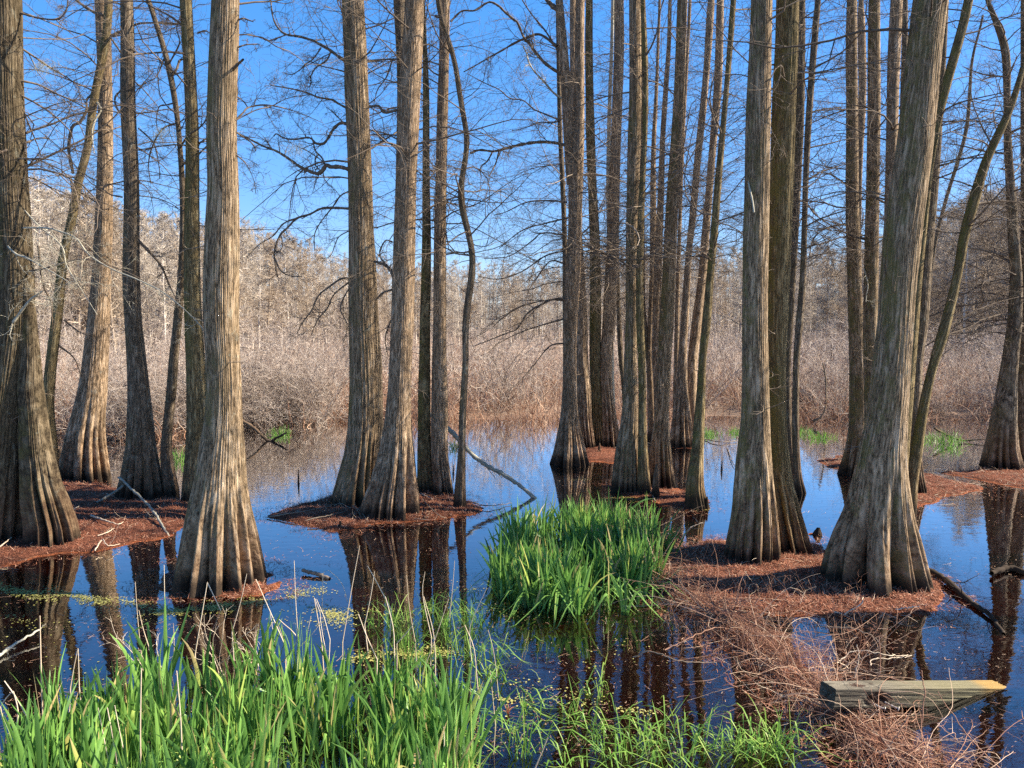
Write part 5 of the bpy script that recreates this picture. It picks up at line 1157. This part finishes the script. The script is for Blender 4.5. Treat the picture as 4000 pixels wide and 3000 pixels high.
# ------------------------------------------------------------------ the timber
def timber():
    A = ground(3268, 2693, 0.31); B = ground(3940, 2686, 0.0)
    ax = norm(B - A); L = float(np.linalg.norm(B - A)); s = 0.155
    back = norm(np.cross(np.array([0, 0, 1.]), ax)); upv = norm(np.cross(ax, back))
    root = thing('timber_beam', 'weathered square timber resting on the red drift and sinking into water at its right end', 'timber', tuple(A))
    rng = np.random.default_rng(3)
    nx_, m_ = 220, 14
    u = np.linspace(0, L + 0.55, nx_)
    ring = [(t, 0.) for t in np.linspace(0, 1, m_ + 1)[:-1]] + [(1., t) for t in np.linspace(0, 1, m_ + 1)[:-1]] + [(1 - t, 1.) for t in np.linspace(0, 1, m_ + 1)[:-1]] + [(0., 1 - t) for t in np.linspace(0, 1, m_ + 1)[:-1]]
    ring = np.array(ring)                       # (depth back, down)
    c = ring - 0.5; rc = c / np.maximum(np.abs(c).max(1, keepdims=True), 1e-9) * 0.5
    ln = np.linalg.norm(rc, axis=1, keepdims=True); rc = rc * np.minimum(1, 0.665 / ln)   # eased corners
    U = u[:, None]; kk = np.arange(len(ring))[None]
    dsp = 0.0016 * np.sin(U * 9 + kk * 1.7) + 0.0014 * np.sin(kk * 2.9 + U * 3) + 0.0012 * rng.normal(size=(1, len(ring)))
    front = (c[:, 0] < -0.49)[None]; top_ = (c[:, 1] < -0.49)[None]
    rot1 = 0.045 * np.exp(-((U - 0.42) / 0.12) ** 4) * np.clip(1 - np.abs(c[None, :, 1] - 0.05) / 0.42, 0, 1) * front * (0.6 + 0.4 * np.sin(U * 60 + kk))
    rot2 = 0.012 * np.exp(-((U - 0.30) / 0.09) ** 2) * np.clip(1 - np.abs(c[None, :, 0] + 0.1) / 0.3, 0, 1) * top_ * (0.5 + 0.5 * np.sin(U * 90 + kk * 2))
    yy = rc[None, :, 0] * s + dsp * np.sign(rc[None, :, 0]) + rot1; zz = -(rc[None, :, 1]) * s - rot2 + dsp * 0.5
    loc = np.stack([U + 0 * yy, yy + s / 2, zz - s / 2], -1)
    n = len(ring); i = np.arange(nx_ - 1)[:, None] * n; k_ = np.arange(n)[None]; k2 = (k_ + 1) % n
    g = Geo(); g.add(loc, np.stack([i + k_, i + k2, i + n + k2, i + n + k_], -1))
    # end grain: rings closing to the centre at both ends
    for e, off in ((0, -1), (nx_ - 1, 1)):
        rings = [loc[e]] + [np.stack([loc[e][:, 0] + 0.003 * rng.normal(size=n) , (loc[e][:, 1] - s / 2) * q + s / 2, (loc[e][:, 2] + s / 2) * q - s / 2], -1) for q in (0.8, 0.6, 0.4, 0.2, 0.001)]
        V = np.concatenate(rings); j = np.arange(5)[:, None] * n
        g.add(V, np.stack([j + k_, j + k2, j + n + k2, j + n + k_], -1))
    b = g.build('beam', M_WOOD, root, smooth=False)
    M3 = np.stack([ax, back, upv], 1)
    from mathutils import Matrix
    root.rotation_euler = Matrix([list(r) for r in M3]).to_euler()
    for (bx_, bz_, ll, rr_) in ((0.52, -0.110, 0.085, 0.011), (0.41, -0.122, 0.06, 0.010)):
        g = Geo(); P = np.array([[bx_, 0.03, bz_], [bx_ + 0.005, -ll * 0.5, bz_], [bx_ + 0.03, -ll, bz_ - 0.004]])
        g.tubes(smooth_curve(P, 8), np.full(8, rr_ * 0.6), 10); bo = g.build('bolt', M_STEEL, root)
        g = Geo(); hd = norm(P[2] - P[1]); g.tubes(np.array([P[2] - hd * 0.001, P[2], P[2] + hd * 0.006, P[2] + hd * 0.007]), np.array([0.001, rr_ * 1.7, rr_ * 1.5, 0.0005]), 6); g.build('bolt_head', M_STEEL, bo)
timber()
# one dead leaf afloat
p = ground(1985, 2790); rng = np.random.default_rng(2); n = 9; az = rng.uniform(-3, 3, n)
P, R = grow(np.repeat(p[None], n, 0), np.stack([np.cos(az) * 0.5, np.sin(az) * 0.3, np.ones(n)], -1), rng.uniform(0.05, 0.11, n), np.full(n, 0.009), np.full(n, 0.001), 6, 0.2, (0, 0, 0), rng)
g = Geo(); g.ribbons(P, R, np.stack([-np.sin(az), np.cos(az), 0 * az], -1), 0.75, 0.4)
tag(g.build('dead_leaf', M_NEEDLE, loc=tuple(p)), 'curled reddish dead leaf standing in water right of the leaf bed', 'leaf')
